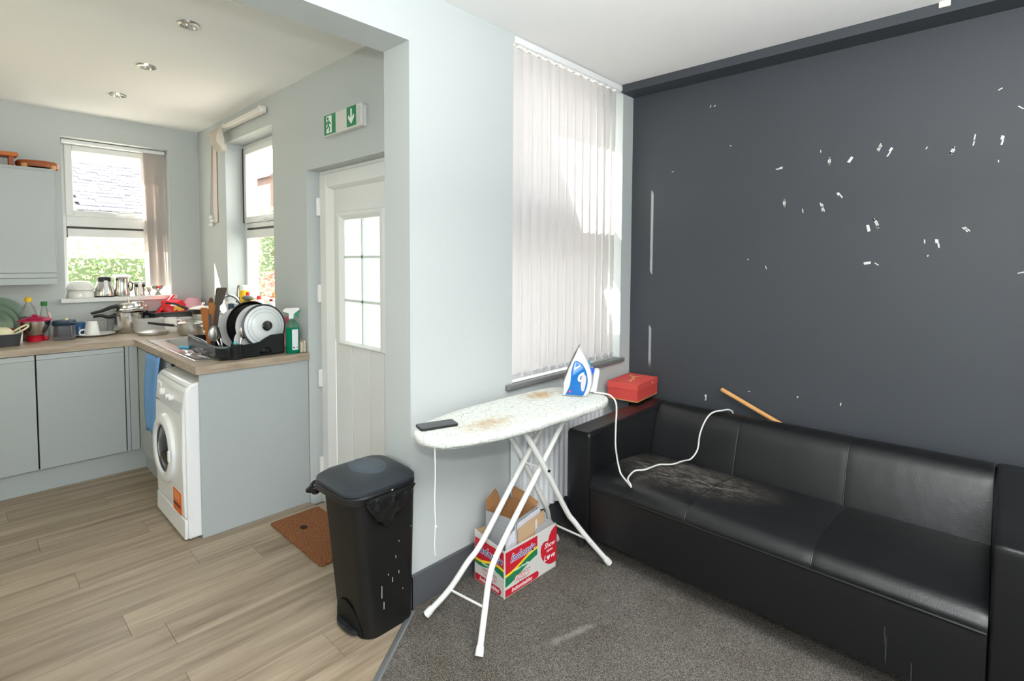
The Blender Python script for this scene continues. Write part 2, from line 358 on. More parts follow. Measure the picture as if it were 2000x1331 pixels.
# ------------------------------------------------------------------ windows and door
def frame(mb, P, u0, u1, w0, w1, t, d0, d1):
    """rectangular frame; P(u, w, d) -> point"""
    def bx(a0, a1, b0, b1):
        p, q = P(a0, b0, d0), P(a1, b1, d1); mb.box(p[0], q[0], p[1], q[1], p[2], q[2])
    bx(u0, u0+t, w0, w1); bx(u1-t, u1, w0, w1); bx(u0+t, u1-t, w0, w0+t); bx(u0+t, u1-t, w1-t, w1)
def window(name, P, u0, u1, z0, z1, zt0, zt1, lower=True):
    """upvc window: outer frame, opening sash above, transom with trickle bar, fixed pane below; d grows outwards"""
    w = MB(); frame(w, P, u0, u1, z0, z1, .036, .0, .07)
    p, q = P(u0+.036, zt0+.05, .0), P(u1-.036, zt1-.012, .07); w.box(p[0], q[0], p[1], q[1], p[2], q[2])
    fr = struct(w.obj(name, upvc, smooth=False, bevel=.004))
    s = MB(); frame(s, P, u0+.034, u1-.034, zt1-.01, z1-.034, .046, -.016, .05); s.obj('sash', upvc, fr, smooth=False, bevel=.005)
    g = MB(); p, q = P(u0+.075, zt1+.03, .02), P(u1-.075, z1-.075, .026); g.box(p[0], q[0], p[1], q[1], p[2], q[2]); g.obj('pane', glass, fr, smooth=False)
    g = MB(); p, q = P(u0+.034, z0+.034, .03), P(u1-.034, zt0-.035, .036); g.box(p[0], q[0], p[1], q[1], p[2], q[2]); g.obj('pane', glass, fr, smooth=False)
    b = MB(); p, q = P(u0+.036, zt0+.036, .004), P(u1-.036, zt0+.05, .05); b.box(p[0], q[0], p[1], q[1], p[2], q[2]); b.obj('gasket', gasket, fr, smooth=False)
    b = MB(); p, q = P(u0+.04, zt0-.03, -.006), P(u1-.036, zt0+.034, .03)
    b.box(p[0], q[0], p[1], q[1], p[2], q[2]); b.obj('lower_sash', upvc, fr, smooth=False, bevel=.006)
    b = MB(); p, q = P(u0+.036, zt0-.036, .0), P(u0+.044, zt0+.05, .03); b.box(p[0], q[0], p[1], q[1], p[2], q[2]); b.obj('gasket', gasket, fr, smooth=False)
    return fr
# kitchen far window
wf = window('window_1', lambda u, w, d: (u, YK+.15+d, w), .562, 1.243, 1.205, 2.405, 1.70, 1.84)
def handle(P, par):
    h = MB(); pts = [P(0, 0, -.016), P(0, 0, -.04), P(.02, .004, -.046), P(.06, .012, -.04), P(.11, .014, -.04)]
    h.tube([Vector(p) for p in pts], [.008, .008, .009, .008, .006], 8)
    p, q = P(-.03, -.012, -.026), P(.03, .012, -.014); h.box(p[0], q[0], p[1], q[1], p[2], q[2]); return h.obj('window_handle', white_pl, par, bevel=.003)
handle(lambda u, w, d: (.905+u, YK+.15+d, 1.862+w), wf)
sl = struct(MB().box(.53, 1.275, YK-.04, YK+.001, 1.172, 1.205).box(.563, 1.242, YK+.001, YK+.15, 1.18, 1.205).obj('trim_3', upvc, smooth=False, bevel=.003))
# kitchen right window
wr = window('window_2', lambda u, w, d: (XK+.135+d, u, w), 3.545, 4.42, 1.17, 2.40, 1.70, 1.80)
handle(lambda u, w, d: (XK+.135+d, 3.98-u, 1.795+w), wr)
struct(MB().box(XK-.03, XK+.135, 3.546, 4.419, 1.15, 1.17).obj('trim_4', white_pl, smooth=False, bevel=.003))
for z0_, z1_ in ((1.79, 2.37),): MB().box(XK+.112, XK+.122, 4.383, 4.391, z0_, z1_).obj('gasket', gasket, wr, smooth=False)
# sitting room window behind the vertical blind
ws = window('window_3', lambda u, w, d: (u, 1.985+d, w), 1.935, 2.972, .873, 2.60, 1.615, 1.84)
struct(MB().box(1.882, 2.993, 1.777, 1.807, .845, .873).box(1.936, 2.971, 1.807, 1.985, .845, .873).obj('trim_5', mat('grey_sill_paint', rgb(112, 113, 113), .35), smooth=False, bevel=.008, seg=3))

# back door (cottage door with six-light glazing)
dr = MB(); xd = XK+.085
D = lambda u, w, d: (xd+d, u, w)
frame(dr, D, 2.13, 3.066, -.05, 2.037, .018, -.004, .07)
door = struct(dr.obj('door_1', upvc, smooth=False, bevel=.003))
lf = MB()
for (a, b_, c, e) in ((2.97, 3.05, 0, 2.018), (2.148, 2.226, 0, 2.018), (2.226, 2.97, 1.94, 2.018), (2.226, 2.97, 0, .12)):
    lf.box(xd-.012, xd+.05, a, b_, c, e)
lf.obj('door_leaf', upvc, door, smooth=False, bevel=.006)
# chamfered recess and the boarded panel
pn = MB(); ring = lambda y0, y1_, z0, z1_, x: [(x, y0, z0), (x, y1_, z0), (x, y1_, z1_), (x, y0, z1_)]
pn.loft([ring(2.226, 2.97, .12, 1.94, xd-.012), ring(2.268, 2.918, .16, 1.918, xd+.014)], caps=False); pn.obj('panel_moulding', upvc, door, smooth=False)
ys = [2.268, 2.40, 2.535, 2.725, 2.918]
for i in range(4):
    pp = MB(); g = .004; pp.box(xd+.012, xd+.04, ys[i]+g, ys[i+1]-g, .16, 1.02); pp.obj('panel_board', upvc, door, smooth=False, bevel=.004)
MB().box(xd+.03, xd+.045, 2.268, 2.918, .16, 1.02).obj('panel_backing', upvc, door, smooth=False)
ub = MB(); ub.box(xd+.012, xd+.04, 2.80, 2.918, 1.02, 1.918); ub.box(xd+.012, xd+.04, 2.268, 2.43, 1.02, 1.918); ub.box(xd+.012, xd+.04, 2.43, 2.80, 1.735, 1.918); ub.obj('upper_panel', upvc, door, smooth=False)
mo = MB(); mo.loft([ring(2.366, 2.868, 1.0, 1.785, xd+.012), ring(2.376, 2.858, 1.01, 1.776, xd-.008), ring(2.40, 2.83, 1.015, 1.76, xd-.008), ring(2.43, 2.80, 1.028, 1.735, xd+.014)], caps=False)
mo.obj('glazing_bead', upvc, door, smooth=False)
frost = clear('frosted_glass', gloss=.05, rough=.35, body=.75, bcol=(.86, .95, .91, 1))
yy = [2.43, 2.607, 2.80]; zz = [1.028, 1.267, 1.52, 1.735]
for i in range(2):
    for j in range(3): MB().box(xd+.018, xd+.024, yy[i]+.003, yy[i+1]-.003, zz[j]+.003, zz[j+1]-.003).obj('pane', frost, door, smooth=False)
br = MB(); br.box(xd+.010, xd+.03, 2.600, 2.614, 1.02, 1.74)
for z in (1.267, 1.52): br.box(xd+.010, xd+.03, 2.425, 2.805, z-.007, z+.007)
br.obj('glazing_bar', mat('pale_green_bar', rgb(216, 226, 222), .35), door, smooth=False)
for z in (1.825, 1.295, .77, .22):
    MB().box(xd-.03, xd-.006, 3.042, 3.064, z-.055, z+.055).obj('hinge', white_pl, door, smooth=False, bevel=.005)

# ------------------------------------------------------------------ vertical blind in the sitting room
fab = translucent('blind_fabric', rgb(232, 230, 230), .42, .85)
bl = thing('vertical_blind', 'closed white vertical blind with zigzag bottom chain hanging above the dark window sill', 'blind', (2.45, 1.83, .876))
h = MB().box(1.945, 2.962, 1.80, 1.842, 2.588, 2.622); h.obj('head_rail', white_pl, bl, smooth=False, bevel=.006)
xs = [1.952+i*.0755 for i in range(13)]
ends = []
for i, x in enumerate(xs):
    wd = .088; an = R(5 if i < 10 else 9); zt, zb = 2.578, .902
    if i == 12: wd = .058
    rings = []
    for j in range(9):
        t = (j/8-.5); px = x+.044+t*wd*math.cos(an); py = 1.832-t*wd*math.sin(an)*(-1)-.004*math.cos(t*math.pi)
        rings.append([(px, py, zt), (px, py, 1.74), (px, py, zb), (px, py+.0006, zb), (px, py+.0006, 1.74), (px, py+.0006, zt)])
    s = MB().loft(rings).obj('slat', fab, bl)
    MB().box(x+.03, x+.058, 1.812, 1.836, 2.576, 2.592).obj('carrier_clip', white_pl, s, smooth=False)
    wt = MB(); w2 = [(x+.044+t*wd*math.cos(an), 1.832+t*wd*math.sin(an)) for t in (-.47, .47)]
    wt.prism([(0, 0), (wd*.94, 0), (wd*.94, .026), (0, .026)], (w2[0][0], w2[0][1], .884), (math.cos(an), math.sin(an), 0), (0, 0, 1), -.002, .003); wt.obj('slat_weight', mat('blind_weight', rgb(205, 204, 206), .5), s, smooth=False)
    cl = MB().tube([(x+.083, 1.822, .885), (x+.083, 1.822, .925)], .0022, 6); cl.obj('chain_clip', white_pl, s)
    ends.append((x+.083, 1.822, .920))
for i in range(12):
    a, b_ = Vector(ends[i]), Vector(ends[i+1]); mid = (a+b_)/2-Vector((0, 0.004, .024))
    MB().tube([a, (a*.75+b_*.25)-Vector((0, .002, .016)), mid, (a*.25+b_*.75)-Vector((0, .002, .016)), b_], .0011, 5).obj('bead_chain', white_pl, bl)
# far kitchen window: slats drawn to the right
b2 = thing('vertical_blind', 'pinkish vertical blind drawn to the right of the far kitchen window', 'blind', (1.16, YK+.11, 1.25))
fab2 = translucent('blind_fabric_pink', rgb(226, 220, 216), .5, .85)
MB().box(.575, 1.238, YK+.075, YK+.12, 2.372, 2.40).obj('head_rail', white_pl, b2, smooth=False, bevel=.004)
for i in range(9):
    x = 1.088+i*.0165; an = R(20-i*1.5); wd = .040; rings = []
    for j in range(7):
        t = j/6-.5; sw = .02*math.sin(i*1.7)
        rings.append([(x+t*wd*math.cos(an)+dx, YK+.098+t*wd*math.sin(an)+dy, z) for z, dx, dy in ((2.372, 0, 0), (1.9, .004+sw*.3, 0), (1.27, .02+sw+.01*t, 0), (1.27, .02+sw+.01*t, .0006), (1.9, .004+sw*.3, .0006), (2.372, 0, .0006))])
    MB().loft(rings).obj('slat', fab2, b2)
MB().tube([(1.075, YK+.06, 2.37), (1.075, YK+.06, 1.3)], .0016, 5).obj('control_cord', white_pl, b2)
# right kitchen window: blind pulled off, bundle on the rail
b3 = thing('vertical_blind', 'cream blind rail above the right kitchen window with bundled slats and dangling cords', 'blind', (XK-.03, 4.4, 1.77))
MB().box(XK-.055, XK-.012, 3.60, 4.42, 2.478, 2.512).box(XK-.05, XK-.002, 3.62, 3.65, 2.50, 2.525).box(XK-.05, XK-.002, 4.30, 4.33, 2.50, 2.525).obj('head_rail', mat('cream_plastic', rgb(224, 221, 212), .4), b3, smooth=False, bevel=.005)
MB().tube([(XK-.03, 3.61, 2.488), (XK-.05, 3.58, 2.482)], .006, 8).obj('rail_end', white_pl, b3)
fab3 = translucent('blind_fabric_cream', rgb(206, 200, 190), .25, .85)
def roll_cloth(y0, y1, x, z, r, drop):
    rings = []; n = 14
    for j in range(n+1):
        a = R(200-j*230/n); p = (x+math.cos(a)*r, z+math.sin(a)*r)
        if j == n: p = (p[0]-.0, p[1]-drop)
        rings.append([(p[0], y0, p[1]), (p[0], y1, p[1]), (p[0]*1+.003, y1, p[1]), (p[0]+.003, y0, p[1])])
    return MB().loft(rings)
roll_cloth(4.44, 4.60, XK-.045, 2.468, .036, .0).obj('slat_bundle', fab3, b3)
bb = MB(); rings = []
for j in range(12):
    t = j/11; z = 2.492-.165*t; x = XK-.075-.028*math.sin(t*3.0)+(.02*t if t > .8 else 0)
    rings.append([(x, 4.27+.03*t, z), (x, 4.43-.0*t, z), (x+.05*math.sin(t*2.6)+.004, 4.43, z), (x+.05*math.sin(t*2.6)+.004, 4.27+.03*t, z)])
bb.loft(rings); bb.obj('slat_bundle', fab3, b3)
sb = MB(); sb.loft([[(XK-.004, 4.60, z), (XK-.004, 4.685, z), (XK-.008, 4.685, z), (XK-.008, 4.60, z)] for z in (2.45, 2.1, 1.80)]); sb.obj('slat', mat('pale_pink_fabric', rgb(222, 208, 200), .85), b3)
for i, (dy, zb) in enumerate(((0, 1.86), (.02, 1.85), (.042, 1.87))):
    MB().tube([(XK-.012, 4.66+dy*.6, 2.44), (XK-.014, 4.70+dy, zb)], .0016, 5).obj('control_cord', mat('greyish_cord', rgb(170, 150, 142), .7), b3)
wm = MB()
for i in range(9): wm.box(XK-.022+.002*(i % 2), XK-.01, 4.69+.026*(i % 3)-.014*(i//3 % 2), 4.712+.026*(i % 3)-.014*(i//3 % 2), 1.775+.03*(i//3), 1.797+.03*(i//3))
wm.obj('cord_weight', white_pl, b3, smooth=False, bevel=.003)

# ------------------------------------------------------------------ exit sign
ex = thing('exit_sign', 'green and white emergency exit light box above the back door', 'sign', (XK-.028, 2.55, 2.18))
MB().box(XK-.020, XK-.001, 2.388, 2.764, 2.186, 2.292).obj('housing', white_pl, ex, smooth=False, bevel=.005)
MB().box(XK-.040, XK-.020, 2.376, 2.768, 2.182, 2.296).obj('cover', mat('frosted_cover', rgb(208, 208, 202), .3), ex, smooth=False, bevel=.006)
gr = mat('sign_green', rgb(20, 130, 84), .4); sw = mat('sign_white', rgb(238, 240, 238), .4)
xs_ = XK-.0405
EU, EW = Vector((0, -1, 0)), Vector((0, 0, 1))
def sgn(y0, y1, z0, z1): return MB().box(xs_-.0008, xs_+.001, y0, y1, z0, z1)
ga = sgn(2.634, 2.758, 2.187, 2.293).obj('green_panel', gr, ex, smooth=False); gb = sgn(2.424, 2.516, 2.192, 2.293).obj('green_panel', gr, ex, smooth=False)
def flat(poly, oy, oz, name, m, par, d=.0016): return MB().prism(poly, (xs_-.0008, oy, oz), EU, EW, 0, d).obj(name, m, par, smooth=False)
# arrow down
flat([(-.006, .038), (.006, .038), (.006, -.012), (.024, .008), (.03, -.006), (0, -.04), (-.03, -.006), (-.024, .008), (-.006, -.012)], 2.470, 2.243, 'arrow', sw, gb)
flat([(-.03, -.045), (.026, -.045), (.026, .046), (-.03, .046)], 2.70, 2.24, 'doorway', sw, ga)
man = gr
flat(arc(-.012, .032, .0085, 0, 330, 10), 2.70, 2.24, 'running_man', man, ga, .003)
flat([(-.018, .018), (.002, .022), (.008, .012), (.022, .004), (.02, -.003), (.004, .004), (0, -.006), (.012, -.018), (.006, -.04), (-.001, -.04), (.003, -.02), (-.008, -.008), (-.016, -.022), (-.03, -.024), (-.03, -.017), (-.02, -.015), (-.014, -.002), (-.014, .01), (-.024, .0), (-.03, .006)], 2.70, 2.24, 'running_man', man, ga, .003)
MB().box(XK-.042, XK-.038, 2.385, 2.41, 2.20, 2.28).obj('lamp_window', mat('clear_lens', rgb(196, 200, 206), .15), ex, smooth=False, bevel=.003)

# ------------------------------------------------------------------ ceiling spots
def downlight(x, y, lab):
    t = thing('ceiling_spotlight', lab, 'ceiling light', (x, y, ZK-.012), 'recessed spots along the kitchen ceiling')
    MB().lathe([(.030, -.002), (.034, -.010), (.046, -.008), (.048, 0), (.030, .0005)], (x, y, ZK), 28).obj('rim', steel, t)
    MB().lathe([(.001, .0), (.029, .0), (.030, -.004), (.001, -.006)], (x, y, ZK), 20).obj('lamp_glass', mat('lamp_lens', rgb(214, 214, 206), .15), t)
    MB().lathe([(.001, -.012), (.01, -.011), (.013, -.005), (.001, -.004)], (x, y, ZK), 14).obj('reflector', chrome, t)
downlight(.777, 2.782, 'round chrome ceiling spotlight nearest the opening'); downlight(.777, 3.555, 'round chrome ceiling spotlight, the middle of the kitchen row'); downlight(.777, 4.304, 'round chrome ceiling spotlight closest to the far kitchen window')

# ------------------------------------------------------------------ kitchen units
def worktop_mat():
    m = bpy.data.materials.new('worktop_oak'); m.use_nodes = True; nt = m.node_tree; b = nt.nodes['Principled BSDF']; b.inputs['Roughness'].default_value = .38
    g = N(nt, 'ShaderNodeNewGeometry'); mp = N(nt, 'ShaderNodeMapping'); mp.inputs['Scale'].default_value = (3, 26, 26); nt.links.new(g.outputs['Position'], mp.inputs[0])
    n = N(nt, 'ShaderNodeTexNoise', i_Scale=1.5, i_Detail=6., i_Roughness=.6, i_Distortion=.4); nt.links.new(mp.outputs[0], n.inputs['Vector'])
    nt.links.new(ramp(nt, n.outputs['Fac'], [(.3, rgb(140, 124, 108)), (.5, rgb(170, 154, 136)), (.7, rgb(186, 172, 154))]), b.inputs['Base Color']); return m
wtm = worktop_mat()
wt = MB(); Z0 = ZT-.043
wt.box(.847, XK, 3.054, 3.72, Z0, ZT); wt.box(.847, .965, 3.72, 4.22, Z0, ZT); wt.box(1.335, XK, 3.72, 4.22, Z0, ZT); wt.box(.847, XK, 4.22, YK, Z0, ZT); wt.box(XL+.002, .847, 4.42, YK, Z0, ZT)
top = tag(wt.obj('worktop', wtm, smooth=False), 'L-shaped beige wood-effect kitchen worktop with the sink set in it', 'worktop')
def base_unit(x0, x1, lab):
    t = thing('base_cabinet', lab, 'cabinet', ((x0+x1)/2, 4.5, .15))
    MB().box(x0+.002, x1-.002, 4.452, YK-.005, .155, Z0-.001).obj('carcass', cab, t, smooth=False)
    d = MB().box(x0+.002, x1-.002, 4.428, 4.450, .152, .856); d.obj('door', cab, t, smooth=False, bevel=.002)
    MB().prism([(0, 0), (.022, .006), (.022, .03), (.006, .03)], (x0+.002, 4.428, .858), (0, 1, 0), (0, 0, 1), 0, x1-x0-.004).obj('grip_rail', cab, t, smooth=False)
base_unit(-.60, -.134, 'grey handleless base cabinet furthest left along the far wall'); base_unit(-.13, .330, 'grey handleless base cabinet cut by the left edge of the photo'); base_unit(.334, .790, 'wide grey handleless base cabinet under the mixer bowl and mugs')
cp_ = thing('corner_post', 'narrow grey filler strips at the inside corner of the base cabinets', 'filler panel', (.83, 4.45, .15))
MB().box(.794, .814, 4.430, 4.60, .152, Z0-.001).obj('strip', cab, cp_, smooth=False, bevel=.001); MB().box(.817, .866, 4.432, 4.60, .152, Z0-.001).obj('strip', cab, cp_, smooth=False, bevel=.001)
su = thing('sink_cabinet', 'grey base cabinet under the sink, facing left into the kitchen', 'cabinet', (1.15, 4.04, .15))
MB().box(.89, XK-.005, 3.665, 4.425, .155, Z0-.17).obj('carcass', cab, su, smooth=False); MB().box(.868, .888, 3.668, 4.428, .152, Z0-.02).obj('door', cab, su, smooth=False, bevel=.002)
tag(MB().box(XL+.002, .905, 4.462, 4.478, .001, .150).box(.905, .922, 3.66, 4.478, .001, .150).obj('plinth_board', cab, smooth=False), 'grey plinth board along the floor under the base cabinets', 'plinth')
tag(MB().box(.867, XK-.002, 3.072, 3.088, .001, Z0-.001).obj('end_panel', cab, smooth=False, bevel=.0015), 'large plain grey end panel closing the worktop run beside the washing machine', 'panel')
up = thing('wall_cabinet', 'grey handleless wall cabinet left of the far kitchen window', 'cabinet', (.1, 4.9, 1.33))
MB().box(-.30, .487, 4.752, YK-.001, 1.345, 2.112).obj('carcass', cab, up, smooth=False, bevel=.002)
MB().box(-.298, .478, 4.730, 4.750, 1.405, 2.088).obj('door', cab, up, smooth=False, bevel=.002)
MB().prism([(0, 0), (.014, .008), (.014, .03), (.004, .03)], (-.298, 4.730, 1.372), (0, 1, 0), (0, 0, 1), 0, .776).obj('grip_rail', cab, up, smooth=False)
MB().box(-.298, .482, 4.735, 4.752, 1.325, 1.368).obj('light_rail', cab, up, smooth=False, bevel=.002)

# sink
sk = thing('sink', 'stainless steel inset sink with bowl and ribbed drainer in the worktop', 'sink', (1.15, 3.75, ZT))
s = MB(); zt = ZT+.004
s.box(.893, 1.40, 3.222, 3.73, ZT+.0005, zt); s.box(.893, .965, 3.73, 4.292, ZT+.0005, zt); s.box(1.335, 1.40, 3.73, 4.292, ZT+.0005, zt); s.box(.965, 1.335, 4.21, 4.292, ZT+.0005, zt); s.obj('sink_top', steel_b, sk, smooth=False)
s = MB()
def rr(x0, x1, y0, y1, r, z, k=6):
    o = []
    for qx, qy, a0 in ((x1-r, y1-r, 0), (x0+r, y1-r, 90), (x0+r, y0+r, 180), (x1-r, y0+r, 270)): o += [(qx+r*math.cos(R(a0+90*i/k)), qy+r*math.sin(R(a0+90*i/k)), z) for i in range(k+1)]
    return o
s.loft([rr(.955, 1.345, 3.72, 4.22, .03, zt+.001), rr(.968, 1.332, 3.733, 4.207, .07, zt+.001), rr(.972, 1.328, 3.737, 4.203, .07, zt-.02), rr(.985, 1.315, 3.75, 4.19, .08, ZT-.14), rr(1.03, 1.27, 3.80, 4.14, .06, ZT-.155)], caps=False)
s.loft([rr(1.03, 1.27, 3.80, 4.14, .06, ZT-.155), rr(1.13, 1.17, 3.95, 3.99, .019, ZT-.157)], caps=True); s.obj('bowl', steel_b, sk)
s = MB(); fr_ = [(.893, 3.222), (1.40, 3.222), (1.40, 4.292), (.893, 4.292), (.893, 3.222)]
s.tube([(x, y, zt-.001) for x, y in fr_], .002, 6); s.obj('sink_rim', steel, sk)
for i in range(5): MB().tube([(.95+i*.085, 3.28, zt+.001), (.95+i*.085, 3.66, zt+.001)], .004, 6).obj('drainer_rib', steel_b, sk)
tp = thing('kitchen_tap', 'chrome kitchen tap with a tall arched spout behind the sink', 'tap', (1.43, 4.0, ZT+.004))
MB().tube([(1.439, 4.03, ZT+.004), (1.439, 4.03, 1.02), (1.431, 4.03, 1.135), (1.397, 4.03, 1.212), (1.339, 4.03, 1.245), (1.271, 4.04, 1.208), (1.227, 4.05, 1.13), (1.218, 4.05, 1.05)], .0105, 12, smooth=6).obj('spout', chrome, tp)
MB().lathe([(.001, 0), (.026, 0), (.024, .03), (.019, .05), (.001, .052)], (1.439, 4.03, ZT+.0045), 20).obj('base', chrome, tp)
MB().tube([(1.439, 4.03, 1.0), (1.42, 3.98, 1.02)], [.008, .005], 8).obj('lever', chrome, tp)

# ------------------------------------------------------------------ washing machine
wm = thing('washing_machine', 'white front-loading washing machine with orange sticker under the worktop end', 'washing machine', (1.05, 3.37, 0))
X0, Y0, Y1 = .794, 3.094, 3.655
bd = MB(); bd.prism([(.012, .0), (.60, .0), (.60, .845), (.10, .845), (.035, .832), (.012, .80)], (X0, Y0, .008), (1, 0, 0), (0, 0, 1), 0, -(Y1-Y0)); bd.obj('body', white_en, wm, bevel=.012, seg=3)
# the side that shows past the panel
MB().prism([(0, .118), (.012, .11), (.012, .80), (.0, .66), (-.006, .40)], (X0, Y0+.012, .008), (1, 0, 0), (0, 0, 1), 0, -(Y1-Y0-.024)).obj('front_panel', white_en, wm, bevel=.006)
MB().prism([(-.004, 0), (.012, 0), (.012, .105), (-.002, .105)], (X0, Y0+.004, .012), (1, 0, 0), (0, 0, 1), 0, -(Y1-Y0-.008)).obj('kick_plate', white_en, wm, bevel=.004)
MB().prism([(-.004, .672), (.012, .66), (.03, .822), (.022, .822)], (X0, Y0+.03, .008), (1, 0, 0), (0, 0, 1), 0, -.505).obj('control_panel', mat('silver_grey_plastic', rgb(204, 208, 212), .3), wm, bevel=.004)
ax = (-1, 0, 0); dc = (X0, 3.43, .432)
dm = MB().lathe([(.128, -.002), (.130, .012), (.142, .026), (.17, .030), (.192, .02), (.20, -.004)], dc, 44, ax); dd = dm.obj('door', white_en, wm)
MB().lathe([(.128, .012), (.118, .006), (.09, .016), (.05, .03), (.001, .034)], dc, 36, ax).obj('door_glass', mat('dark_door_glass', rgb(22, 26, 36), .06, coat=.5), dd)
MB().lathe([(.134, .005), (.134, .017), (.126, .017), (.126, .005)], dc, 40, ax).obj('door_seal', mat('grey_rubber', rgb(90, 94, 100), .5), dd)
MB().rbox(-.012, .012, -.03, .03, 0, .02, .01).xf(lambda p: Vector((X0-.03-p.z*.4, 3.245+p.x, .435+p.y))).obj('door_handle', white_en, dd)
for y, z, r in ((3.48, .742, .021), (3.36, .738, .014), (3.30, .738, .014)):
    MB().lathe([(r, -.004), (r*.95, .014), (r*.8, .02), (.001, .021)], (X0+.004, y, z), 18, ax).obj('knob', white_pl, wm)
for i in range(5): MB().lathe([(.007, -.004), (.007, .004), (.001, .006)], (X0+.012, 3.42-.045*i, .785), 10, ax).obj('button', mat('grey_button', rgb(188, 192, 196), .4), wm)
MB().box(X0+.004, X0+.018, 3.535, 3.622, .712, .785).obj('detergent_drawer', white_en, wm, smooth=False, bevel=.006)
MB().tube([(X0-.001, 3.54, .688), (X0-.002, 3.59, .684), (X0-.001, 3.622, .688)], .003, 6).obj('drawer_grip', mat('dark_slot', rgb(70, 72, 76), .5), wm)
st = MB().box(X0-.0045, X0-.001, 3.155, 3.30, .125, .245).obj('energy_sticker', mat('orange_sticker', rgb(226, 108, 40), .5), wm, smooth=False)
ws_ = mat('sticker_pale', rgb(240, 196, 160), .5)
MB().box(X0-.0055, X0-.0042, 3.185, 3.285, .19, .235).obj('sticker_print', mat('orange_light', rgb(236, 150, 92), .5), wm, smooth=False)
MB().box(X0-.0055, X0-.0042, 3.165, 3.29, .158, .172).obj('sticker_print', mat('dark_print', rgb(70, 58, 52), .5), wm, smooth=False)
# tea towel over the towel hook beside the machine
tw = MB(); rings = []
for j in range(15):
    t = j/14; z = .893-.50*t; row = []
    for i in range(11):
        u = i/10; y = 4.03-.33*u*(1-.45*t)-.02*t; x = .835-.006*math.sin(u*9+t*1.5)-.012*math.sin(t*3)-.008*t
        if u > .6: z2 = z+.03*(u-.6)
        else: z2 = z
        row.append((x, y, z2))
    rings.append(row)
vs = [p for r in rings for p in r]; fs = [(j*11+i, j*11+i+1, (j+1)*11+i+1, (j+1)*11+i) for j in range(14) for i in range(10)]
tw.add(vs, fs); to = tag(tw.obj('tea_towel', mat('blue_cloth', rgb(112, 160, 216), .9, noise=.08, scale=60), ang=80), 'light blue tea towel hanging from the worktop edge beside the washing machine', 'towel')
sm = to.modifiers.new('thick', 'SOLIDIFY'); sm.thickness = .005

# door mat
mm = bpy.data.materials.new('coir'); mm.use_nodes = True; nt = mm.node_tree; b = nt.nodes['Principled BSDF']; b.inputs['Roughness'].default_value = .95
tc = N(nt, 'ShaderNodeTexCoord'); n = N(nt, 'ShaderNodeTexNoise', i_Scale=160., i_Detail=4.); nt.links.new(tc.outputs['Object'], n.inputs['Vector'])
nt.links.new(ramp(nt, n.outputs['Fac'], [(.32, rgb(74, 42, 22)), (.52, rgb(134, 82, 44)), (.7, rgb(176, 118, 70))]), b.inputs['Base Color'])
bp = N(nt, 'ShaderNodeBump', i_Strength=.9, i_Distance=.006); nt.links.new(n.outputs['Fac'], bp.inputs['Height']); nt.links.new(bp.outputs[0], b.inputs['Normal'])
dm_ = thing('door_mat', 'brown coir door mat on the floor in front of the back door', 'mat', (1.32, 2.66, 0))
MB().rbox(1.175, 1.462, 2.365, 2.965, .0005, .012, .015, .003).obj('pile', mm, dm_, smooth=False)
MB().lathe([(.001, .0125), (.012, .0128), (.02, .0122)], (1.285, 2.78, 0), 14, sy=1.3).obj('burn_spot', mat('burnt_coir', rgb(44, 24, 14), .95), dm_)

# ------------------------------------------------------------------ pedal bin
bn = thing('pedal_bin', 'tall black pedal bin with dented lid standing by the column', 'bin', (1.17, 1.88, 0))
def bring(z, x0, x1, y0, y1, r, bow=0.0, n=6):
    ring = []
    for qx, qy, a0 in ((x1-r, y1-r, 0), (x0+r, y1-r, 90), (x0+r, y0+r, 180), (x1-r, y0+r, 270)):
        for i in range(n+1):
            a = R(a0+90*i/n); ring.append((qx+r*math.cos(a), qy+r*math.sin(a), z))
    # bow the front face (x0 side) outwards
    return [(x-bow*max(0, 1-((y-(y0+y1)/2)/((y1-y0)/2))**2)*(1 if x < (x0+x1)/2 else 0), y, z) for x, y, z in ring]
def bsec(t): # section at height fraction t
    return (1.062-.045*t, 1.288+.010*t, 1.752-.010*t, 2.012+.028*t)
body = MB(); rings = []
for t in (0, .02, .1, .3, .5, .7, .9, 1): rings.append(bring(.002+.575*t, *bsec(t), .05, .012))
body.loft(rings)
bo = body.obj('body', black_bin, bn)
# rim, lid
rm = MB(); rm.loft([bring(.562, 1.005, 1.296, 1.738, 2.045, .06, .02), bring(.568, .992, 1.299, 1.730, 2.055, .065, .024), bring(.592, .990, 1.299, 1.728, 2.057, .065, .024), bring(.60, .998, 1.297, 1.734, 2.05, .062, .022)]); rm.obj('rim', black_pl, bn)
ld = MB(); ld.loft([bring(.601, .992, 1.299, 1.730, 2.056, .065, .024), bring(.612, .992, 1.299, 1.730, 2.056, .065, .024), bring(.624, 1.01, 1.29, 1.745, 2.04, .06, .02), bring(.640, 1.07, 1.27, 1.79, 2.0, .06, .01), bring(.645, 1.10, 1.25, 1.82, 1.97, .05, .005)])
lo = ld.obj('lid', binlid, bn)
MB().lathe([(.001, .652), (.05, .651), (.07, .648), (.078, .642), (.078, .636)], (1.155, 1.90, 0), 30, sx=.95, sy=1.25).obj('lid_disc', mat('bin_lid_grey', rgb(66, 76, 86), .45, noise=.15, scale=40), lo)
